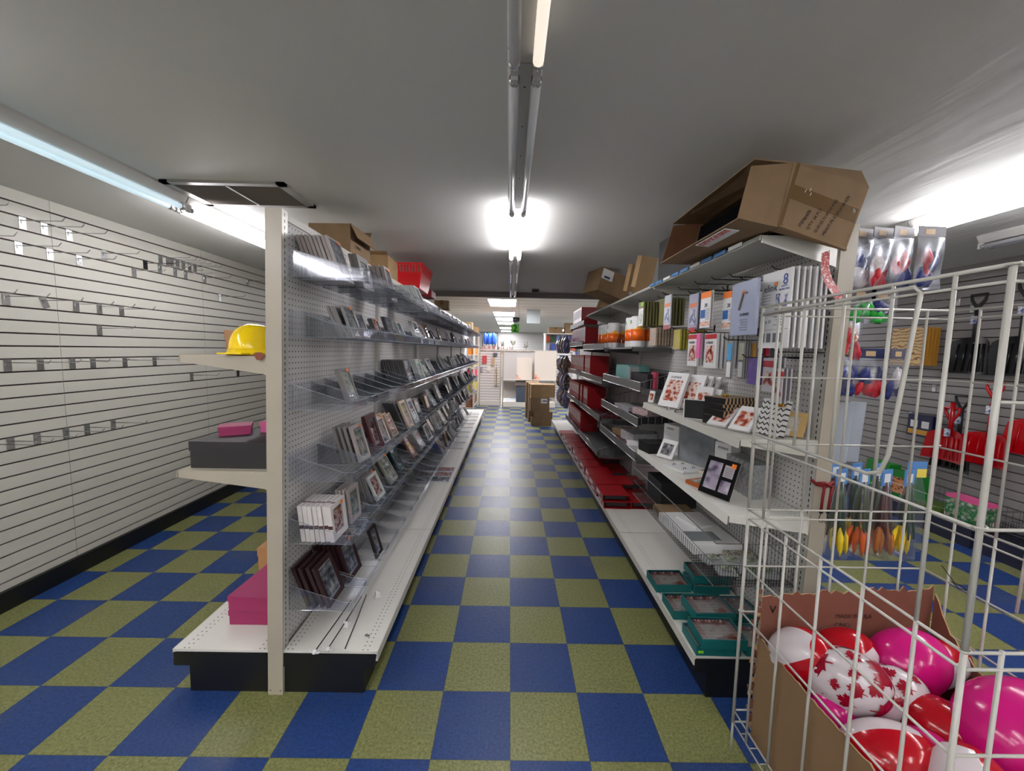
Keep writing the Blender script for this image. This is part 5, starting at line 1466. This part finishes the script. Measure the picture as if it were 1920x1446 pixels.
block('dark_toy_box', 'small dark printed box on the floor side deck behind the wire bin', 'box', .12, .14, .12, (1.52, .42, .206), (0, 0, .1), mat('dark_print', (70, 34, 38), .5, noise=.3, scale=30))
block('dark_toy_box', 'colourful small package on the deck beside the dark printed box', 'package', .1, .1, .06, (1.64, .4, .206), (0, 0, .3), mat_photo('toy_print', [(40, 40, 90), (190, 150, 60), (150, 40, 60)], 50))

# ================================================================ right wall goods
def shovel(lab, y, z, col, hl=.62, bw=.36, bh=.34, x=4.19, dbl=False):
    """hangs on the wall; y centre, z = top of handle; faces -x"""
    t = thing('snow_shovel', lab, 'shovel', (x, y, z))
    mc = mat('shovel_%d_%d_%d' % col, col, .25)
    mb = MB()
    n = 14; vs = []; fs = []
    zt_, zb_ = -hl, -hl-bh
    for i in range(n+1):
        u = i/n*2-1; top = zt_-.05*abs(u)**3
        dep = -.05*(1-u*u)+.05*0
        vs += [((-.03-.05*u*u), u*bw/2*.86, top), ((-.0-.05*u*u)-.05, u*bw/2, zb_)]
    for i in range(n): fs.append((2*i, 2*i+2, 2*i+3, 2*i+1))
    k = len(vs); vs += [(p[0]+.006, p[1], p[2]) for p in vs]
    fs += [tuple(k+q for q in f[::-1]) for f in fs] + [(2*i, k+2*i, k+2*i+2, 2*i+2) for i in range(n)]+[(2*i+1, 2*i+3, k+2*i+3, k+2*i+1) for i in range(n)]+[(0, 1, k+1, k), (2*n, k+2*n, k+2*n+1, 2*n+1)]
    mb.add(vs, fs, mc, smooth=False)
    for u in (-.6, -.3, 0, .3, .6): mb.tube([(-.04-.05*u*u, u*bw/2*.88, zt_-.06), (-.06-.05*u*u, u*bw/2*.95, zb_+.02)], .006, mc, 6)
    mb.build('blade', t)
    MB().tube([(-.03, 0, -.16), (-.03, 0, -hl+.05)], .013, M_steel if col[0] < 60 else mc, 10).build('shaft', t)
    MB().tube([(-.03, 0, -hl+.25), (-.03, 0, -hl-.04)], .018, mat('soft_black', (26, 26, 28), .6) if col[0] < 60 else mc, 10).build('socket', t)
    mb = MB().tube([(-.03, 0, -.2), (-.03, 0, -.13), (-.03, -.05, -.05), (-.03, -.06, 0), (-.03, .06, 0), (-.03, .05, -.05), (-.03, 0, -.13)], .012, mat('soft_black', (26, 26, 28), .6) if col[0] < 60 else mc, 8)
    mb.build('grip', t)
    MB().box(-.052, -.02, -.26, -.05, .03, -.19, PH['pack']).build('tag_card', t)
    return t
BK2 = (20, 20, 22); RD2 = (178, 6, 18)
shovel('black snow shovel with a metal shaft, left one on the right wall', 2.19, 2.14, BK2, .38, .36, .33)
shovel('black snow shovel, right one of the upper pair on the right wall', 1.86, 2.20, BK2, .44, .36, .33)
shovel('red plastic scoop shovel hanging under the upper black shovels', 1.92, 1.36, RD2, .42, .40, .28, 4.10)
shovel('wide red shovel at the right edge of the picture', 1.66, 1.56, RD2, .46, .42, .30, 4.19)
shovel('dark blue topped black shovel hanging lowest on the right wall', 2.24, 1.22, BK2, .36, .34, .34, 4.21)
shovel('lower red shovel blade just in front of the lowest black shovel', 2.13, 1.12, (170, 6, 18), .20, .34, .28, 4.0)
t = thing('wood_print_pack', 'pack of amber wood patterned sheets hanging on the right wall', 'craft supply', (4.21, 2.68, 1.87))
M_wp = mat('wood_print', (206, 168, 110), .4); g = NG(M_wp); _x, _y, _z, _v = g.xyz()
wv = g.n('TexWave'); wv.inputs['Scale'].default_value = 9; wv.inputs['Distortion'].default_value = 9; wv.bands_direction = 'Z'; g.l(_v, wv.inputs['Vector'])
rp = g.n('ValToRGB'); rp.color_ramp.elements[0].color = srgb(150, 96, 60); rp.color_ramp.elements[1].color = srgb(222, 190, 130); rp.color_ramp.elements[0].position = .05; rp.color_ramp.elements[1].position = .35
g.l(wv.outputs['Fac'], rp.inputs[0]); g.l(rp.outputs[0], g.b.inputs['Base Color'])
for i in range(5): MB().box(-.02-i*.035, -.17, -.38, -.015-i*.035, .17, 0, M_wp if i == 4 else mat('amber_sheet', (206, 150, 60), .4)).build('patterned_sheet', t)
for i in range(3):
    t = MB().box(0, -.12, -.22, .012, .12, 0, mat('navy_print', (26, 32, 70), .4)).build('navy_bag_pack', loc=(4.14+.03*i, 2.56, .99)); tag(t, 'navy and yellow printed bag hanging on the right wall, %s from front' % od(i), 'bag', 'navy printed bags')
    if i == 0: MB().box(-.001, -.11, -.20, 0, .11, -.15, mat('card_amber', (206, 150, 50), .5)).box(-.001, .02, -.13, 0, .09, -.06, M_paper).box(-.001, -.09, -.13, 0, -.02, -.06, M_paper).build('label_print', t)
t = thing('hoop', 'purple ringed hoop hanging at the right edge on the right wall', 'hoop', (4.16, 1.60, 1.83))
MB().tube([(0, .15*math.cos(a), .17*math.sin(a)) for a in [i*PI/12 for i in range(24)]], .009, mat('hoop_violet', (150, 120, 190), .3), 8, closed=True).build('hoop_ring', t)
t = thing('red_clip_toy', 'small red plastic ring toy hanging above the hoop', 'toy', (4.16, 1.66, 2.08))
MB().tube([(0, .035*math.cos(a), .045*math.sin(a)) for a in [i*PI/6 for i in range(12)]], .008, M_red, 6, closed=True).build('ring', t)
# ledge and wire baskets under the right wall goods
for i, (a, b) in enumerate(((.6, 1.7), (1.72, 2.85), (2.87, 4.0), (4.02, 5.1))):
    t = wire_basket((3.80, a, .16), .36, b-a, .17, 'wire basket standing along the foot of the right wall, %s from the near end' % od(i), 16, 26, 'wire baskets along the right wall')
    MB().box(0, .02, -.16, .34, b-a-.02, -.01, mat('navy_panel', (24, 28, 52), .6)).build('basket_plinth', t)
def blob_pack(lab, x, y, z, W, D, H, m, name='toy_pack'):
    t = MB().box(-W/2, -D/2, 0, W/2, D/2, H*.85, m).box(-W/2, -D/2, H*.85, W/2, D/2, H, mat('header_pink', (230, 90, 150), .4)).build(name, loc=(x, y, z)); tag(t, lab, 'toy'); return t
t = block('green_toy_box', 'green boxed toy standing in the basket by the right wall', 'box', .12, .26, .27, (3.93, 2.40, .165), (0, 0, 0), mat('toy_green', (20, 130, 40), .5))
MB().box(-.061, -.11, .05, -.06, .11, .21, mat_photo('toy_picture', [(30, 20, 10), (220, 150, 100), (150, 70, 40)], 30)).build('box_print', t)
t = block('green_toy_box', 'second green boxed toy behind the first in the basket', 'box', .12, .26, .30, (3.95, 2.70, .165), (0, 0, 0), mat('toy_green', (20, 130, 40), .5))
blob_pack('clear toy pack with a pink header and green toys in the right wall basket', 3.98, 1.91, .165, .12, .3, .2, mat_photo('green_toys', [(190, 196, 190), (30, 120, 60), (210, 200, 190)], 25))
block('flat_green_box', 'flat green box lying in the right wall basket', 'box', .25, .17, .05, (3.95, 2.17, .165), (0, 0, 0), mat('toy_green2', (90, 120, 40), .5))
for i, (y, z) in enumerate(((2.42, 2.10), (2.30, 2.05), (2.55, 1.28), (2.75, 1.02))):
    t = hook_proto('silver display hook on the right slatwall, %s from the front' % od(i)); t['group'] = 'slatwall hooks on the right wall'
    t.location = (XR-.0125, y, 2.44-round((2.44-z)/.0762)*.0762-.004); t.rotation_euler = (0, 0, PI)

# ================================================================ rear of the shop
# low cross partition with slatwall panel, post and canvases
t = thing('cross_partition', 'low white slat partition across the end of the aisle', 'partition', (0, 9.9, 0))
M_sl2 = mat_lines('partition_slat', (214, 212, 210), (128, 116, 114), 2, .0762, .012)
MB().box(-.86, 0, .12, -.30, .03, 1.55, M_sl2).build('slat_panel', t)
MB().box(1.28, 0, .12, 1.75, .03, 1.55, M_sl2).build('slat_panel', t)
MB().box(-.19, .02, .2, 1.28, .04, 1.55, M_peg).build('peg_panel', t)
for x in (-.88, -.28, -.21, 1.22, 1.27, 1.75): MB().box(x-.02, -.02, 0, x+.02, .03, 1.57, M_post).build('post', t)
MB().box(-.86, -.10, 0, -.28, -.0, .13, M_white).box(-.19, -.30, 0, 1.27, 0, .13, M_white).build('plinth', t)
MB().box(-.88, -.05, 1.56, 1.77, .06, 1.585, M_white).build('top_cap', t)
t = MB().box(-.19, -.34, 0, 1.27, -.02, .012, M_white).build('rear_display_shelf', loc=(0, 9.88, .75)); tag(t, 'white shelf on the cross partition carrying the canvases', 'shelf')
def canvas(lab, x, y, z, w, h, rot=0):
    t = MB().box(-w/2, -.01, 0, w/2, .01, h, mat('canvas_cream', (226, 214, 200), .7)).build('blank_canvas', loc=(x, y, z), rot=(rot, 0, 0)); tag(t, lab, 'canvas')
    MB().prism([(-w/2, 0), (-w/2+w*.3, 0), (-w/2, h*.24)], -.0125, -.0105, 1, mat_photo('canvas_label', [(226, 90, 40), (240, 200, 180), (220, 80, 30)], 30)).build('corner_label', t)
    return t
canvas('smaller blank cream canvas with an orange corner label on the cross partition', .39, 9.66, .765, .43, .62, -.03)
canvas('larger taller blank cream canvas with an orange corner label', .97, 9.6, .765, .60, .80, -.03)
for i in range(7):
    t = MB().box(-.25, -.0, 0, .25, .018, .43, mat('slate_board', (70, 78, 90), .5)).build('slate_board', loc=(.42, 9.60+.022*i, .135), rot=(-.02, 0, 0)); tag(t, 'slate grey board standing under the shelf, %s from front' % od(i), 'board', 'slate boards under the canvases')
t = block('board_pack', 'flat grey brown board packs piled just under the canvases', 'board', .60, .2, .14, (.45, 9.7, .60), (0, 0, 0), mat('board_grey', (120, 108, 104), .6))
for i, (x, z, w, h, c) in enumerate(((-.74, 1.30, .13, .22, (190, 70, 80)), (-.50, 1.24, .10, .22, (186, 160, 130)), (-.62, 1.06, .10, .16, (220, 220, 214)), (-.82, 1.02, .06, .14, (150, 150, 170)), (-.44, 1.44, .12, .1, (90, 90, 90)))):
    t = MB().box(-w/2, -.02, -h/2, w/2, .0, h/2, mat('hang_%d_%d_%d' % c, c, .5, noise=.15, scale=30)).build('hanging_trinket', loc=(x, 9.875, z)); tag(t, 'small hanging pack on the rear slat panel, %s' % ['red one at upper left', 'tan one beneath the top edge', 'white card in the middle', 'pale one at the left edge', 'dark one at the top right'][i], 'pack')
t = thing('beige_garland', 'string of beige bell shaped ornaments hanging on the rear slat panel', 'garland', (-.40, 9.86, 1.10))
mb = MB().tube([(0, 0, .1), (0, 0, -.52)], .004, M_dark, 5)
for i in range(13):
    for s in (-1, 1): mb.lathe([(.004, .02), (.018, 0), (.026, -.02), (.02, -.022)], mat('ornament_beige', (214, 196, 160), .6), 8, Matrix.Translation((s*.03, -.02, -.03-.04*i)) @ Matrix.Rotation(s*.5, 4, 'Y'))
mb.build('ornaments', t)
# sign 2
t = thing('aisle_sign', 'square lime green hanging sign with a dark number 2', 'sign', (.072, 7.0, 2.03))
MB().box(-.085, -.003, -.09, .085, .003, .09, mat('sign_green', (140, 246, 96), .5)).build('sign_board', t)
mb = MB(); text(mb, '2', .20, mat('sign_navy', (10, 50, 70), .5), frameM((0, -.0042, -.068), (1, 0, 0), (0, 0, 1)), 'CENTER', .001)
o = mb.build('sign_number', t)
MB().tube([(-.07, 0, .09), (-.07, 0, ZF-2.03)], .0015, M_dark, 4).tube([(.07, 0, .09), (.07, 0, ZF-2.03)], .0015, M_dark, 4).build('sign_string', t)
t = thing('hanging_board', 'plain pale grey board hanging under the rear ceiling', 'sign', (.57, 9.0, 2.64))
MB().box(-.175, -.004, -.36, .175, .004, 0, mat('board_pale', (196, 204, 206), .5)).build('board', t)
# stacked cartons at the aisle end
for lab, W, D, H, x, y, z, m in (('small brown carton at the very bottom of the aisle end stack', .42, .30, .145, .66, 6.95, 0, M_card), ('small brown carton second from the bottom of the aisle end stack', .38, .30, .15, .70, 6.96, .1455, M_card),
    ('brown carton with a white label in the aisle end stack', .40, .34, .30, .62, 6.98, .296, M_card), ('topmost wide brown carton of the aisle end stack', .50, .42, .27, .68, 7.02, .5965, M_cardlt)):
    t = carton('cardboard_box', W, D, H, (x, y, z), (0, 0, .0), lab, m=m, tape=False)
    if 'label' in lab: MB().box(.02, -D/2-.002, H-.12, .15, -D/2-.0005, H-.02, M_paper).box(.06, -D/2-.003, H-.08, .14, -D/2-.002, H-.06, mat('barcode_ink', (40, 44, 90), .5)).build('address_label', t)
for k, (y, x) in enumerate(((7.45, .56), (7.95, .52))):
    for l in range(3):
        carton('cardboard_box', .30, .42, .28, (x, y, .2805*l), (0, 0, .0), '%s carton in the %s pile behind the aisle end stack' % (['bottom', 'middle', 'top'][l], ['nearer', 'farther'][k]), m=M_card, tape=False)
# patterned bags hanging on the far part of the right run
r3 = random.Random(9)
PB = [(186, 176, 190), (120, 130, 180), (150, 120, 100), (90, 80, 84), (196, 190, 186)]
k = 0
for z in (1.55, 1.22, .92, .62):
    for y in (5.3, 5.55, 5.8, 6.1):
        t = thing('patterned_bag', 'crinkled blue, grey and brown patterned bag near the end of the right run, %s' % od(k), 'bag', (.93+r3.uniform(-.02, .02), y, z), (0, 0, r3.uniform(-.3, .3)), 'patterned bags on the right run end')
        n = 8; mb = MB(); vs = []; fs = []
        for i in range(9):
            for j in range(n):
                a = 2*PI*j/n; rr = .075*math.sin(PI*(i+.4)/9)**.6*(1+.2*r3.uniform(-1, 1)); vs.append((rr*math.cos(a), rr*1.2*math.sin(a), .26-.28*i/8))
        for i in range(8):
            for j in range(n): fs.append((i*n+j, i*n+(j+1) % n, (i+1)*n+(j+1) % n, (i+1)*n+j))
        mb.add(vs, fs, mat_photo('bag_pattern%d' % (k % 3), [PB[k % 5], PB[(k+1) % 5], PB[(k+2) % 5]], 26, .2), smooth=True); mb.build('bag_body', t)
        MB().tube([(0, 0, .25), (0, 0, .275)], [.014, .025], mat('ribbon_blue', (70, 100, 180), .3), 8).build('ribbon_tie', t)
        k += 1
# rear left side: tall shelving with boxes and coloured goods beyond the left run
t = thing('rear_shelving', 'white rear shelving left of the aisle end, loaded with coloured goods', 'shelving unit', (-1.35, 8.4, 0))
MB().box(-.4, 0, 0, -.36, 1.4, 1.98, M_white).box(.42, 0, 0, .46, .04, 1.98, M_white).box(.42, 1.36, 0, .46, 1.4, 1.98, M_white).build('upright_panel', t)
for z in (.1, .45, .78, 1.12, 1.42, 1.95): MB().box(-.36, 0, z, .42, 1.4, z+.02, M_white).build('shelf', t)
cols = [((150, 96, 60), 'brown'), ((222, 190, 40), 'yellow'), ((228, 40, 80), 'pink red'), ((180, 150, 60), 'mustard and white'), ((228, 140, 50), 'orange')]
for i, (z, (c, nm)) in enumerate(zip((.12, .47, .80, 1.14, 1.44), cols)):
    for j in range(3):
        block('folded_goods', '%s folded goods on the rear left shelving, %s from the front' % (nm, od(j)), 'textile', .6, .4, .22 if i != 3 else .12, (-1.24, 8.64+.45*j, z+.001), (0, 0, 0), mat('goods_%d_%d_%d' % c, c, .6, noise=.15, scale=20), '%s folded goods' % nm)
carton('cardboard_box', .34, .4, .28, (-1.15, 8.75, 1.9705), (0, 0, 0), 'tan cardboard box with print on top of the rear left shelving', m=M_cardlt, tape=False)
carton('cardboard_box', .2, .3, .2, (-.98, 9.35, 1.9705), (0, 0, .2), 'smaller box behind the tan one on the rear left shelving', m=M_cardlt, tape=False)
for i in range(8):
    t = MB().lathe([(.01, 0), (.045, -.03), (.055, -.2), (.03, -.34), (.01, -.36)], mat('bluebag%d' % (i % 3), [(50, 90, 200), (60, 120, 210), (60, 150, 140)][i % 3], .3), 10).build('blue_hanging_bag', loc=(-.82+.045*i, 11.2+.13*(i % 3), 2.12-.03*(i % 2))); tag(t, 'blue or teal bag hanging beyond the cross partition, %s from the left' % od(i), 'bag', 'blue bags beyond the partition')
t = thing('hanging_rack', 'plain metal rack behind the cross partition holding blue bags', 'rack', (-.66, 11.33, 0))
mb = MB()
for x in (-.24, .24): mb.tube([(x, -.0, 0), (x, -.0, 2.13)], .012, M_dark, 8)
for dy in (-.13, 0, .13): mb.tube([(-.24, dy, 2.115), (.24, dy, 2.115)], .006, M_dark, 6)
for x in (-.24, .24): mb.tube([(x, -.13, 2.115), (x, .13, 2.115)], .006, M_dark, 6)
mb.build('rack_tubes', t)
r4 = random.Random(4)
for i in range(14):
    c = [(200, 60, 110), (120, 140, 70), (190, 150, 130), (150, 120, 90)][i % 4]
    t = thing('silk_plant', 'small silk flower arrangement along the top of the cross partition, %s' % od(i), 'flowers', (-1.0+.125*i, 10.35+r4.uniform(-.04, .04), 1.431), group='silk arrangements behind the partition')
    mb = MB()
    for q in range(12):
        a = r4.uniform(0, 6.28); h = r4.uniform(.1, .26) if i < 9 else r4.uniform(.04, .14)
        mb.tube([(0, 0, 0), (.03*math.cos(a), .03*math.sin(a), h*.8), (.045*math.cos(a), .045*math.sin(a), h)], [.003, .006, .013], mat('petal%d' % ((i+q) % 4), [(200, 60, 110), (80, 110, 60), (200, 170, 150), (150, 120, 90)][(i+q) % 4], .6), 5)
    mb.build('blooms', t)
t = thing('silk_plant_shelf', 'long table behind the cross partition under the silk flowers', 'table', (-.4, 10.35, 0))
MB().box(-.8, -.2, 1.40, 1.0, .2, 1.43, M_white).build('table_top', t)
for x in (-.75, .95): MB().box(x-.02, -.18, 0, x+.02, .18, 1.40, M_white).build('table_leg', t)
# rear right shelving
t = thing('rear_shelving', 'rear right shelving with rows of small packs and boxes on top', 'shelving unit', (1.6, 11.5, 0))
MB().box(-.5, 0, 0, -.46, .4, 2.12, M_white).box(1.3, 0, 0, 1.34, .4, 2.12, M_white).build('side_panel', t)
MB().box(-.46, .36, 0, 1.3, .4, 2.12, M_peg).build('back_panel', t)
MB().box(-.52, -.02, 2.12, 1.36, .42, 2.15, M_white).build('top_shelf', t)
MB().box(-.46, .0, .1, 1.3, .36, .12, M_white).build('base_shelf', t)
cc = [(214, 90, 60), (60, 90, 50), (130, 150, 200), (190, 200, 220), (60, 90, 190), (170, 140, 190), (210, 210, 90), (90, 60, 60)]
k = 0
for r in range(3):
    for i in range(9):
        c = cc[(i+r*3) % 8]
        t = MB().box(-.06, -.02, -.11, .06, .02, .11, mat('pack_%d_%d_%d' % c, c, .5, noise=.3, scale=20)).build('small_hanging_pack', loc=(1.22+.17*i, 11.75, 1.98-.27*r)); tag(t, 'small coloured pack on the rear right shelving, %s in %s row' % (od(i), ['top', 'middle', 'lower'][r]), 'pack', 'small packs on the rear right shelving')
carton('cardboard_box', .45, .3, .2, (1.45, 11.7, 2.1505), (0, 0, 0), 'small brown carton with black straps on top of the rear right shelving', m=M_card)
carton('cardboard_box', .6, .3, .34, (2.05, 11.7, 2.1505), (0, 0, 0), 'larger brown carton on top of the rear right shelving', m=M_card, tape=False)
for i, (x, z) in enumerate(((.0, 1.9), (.05, 1.35), (-.75, 1.8), (-.4, 1.85), (.7, 1.8))):
    t = thing('artificial_plant', 'small artificial plant or wreath near the rear wall, %s from the aisle centre' % od(i), 'plant', (x if i else .1, 16.5, z-.1))
    mb = MB()
    for q in range(16):
        a = r4.uniform(0, 6.28); mb.tube([(0, 0, 0), (.08*math.cos(a), .05*math.sin(a), r4.uniform(.02, .25)), (.14*math.cos(a), .08*math.sin(a), r4.uniform(.0, .3))], [.004, .012, .003], mat('wreath%d' % (q % 3), [(50, 80, 50), (140, 120, 90), (200, 190, 170)][q % 3], .7), 5)
    mb.build('foliage', t)
    MB().tube([(0, 0, -z+.1), (0, 0, 0)], .008, M_dark, 6).build('display_stem', t)
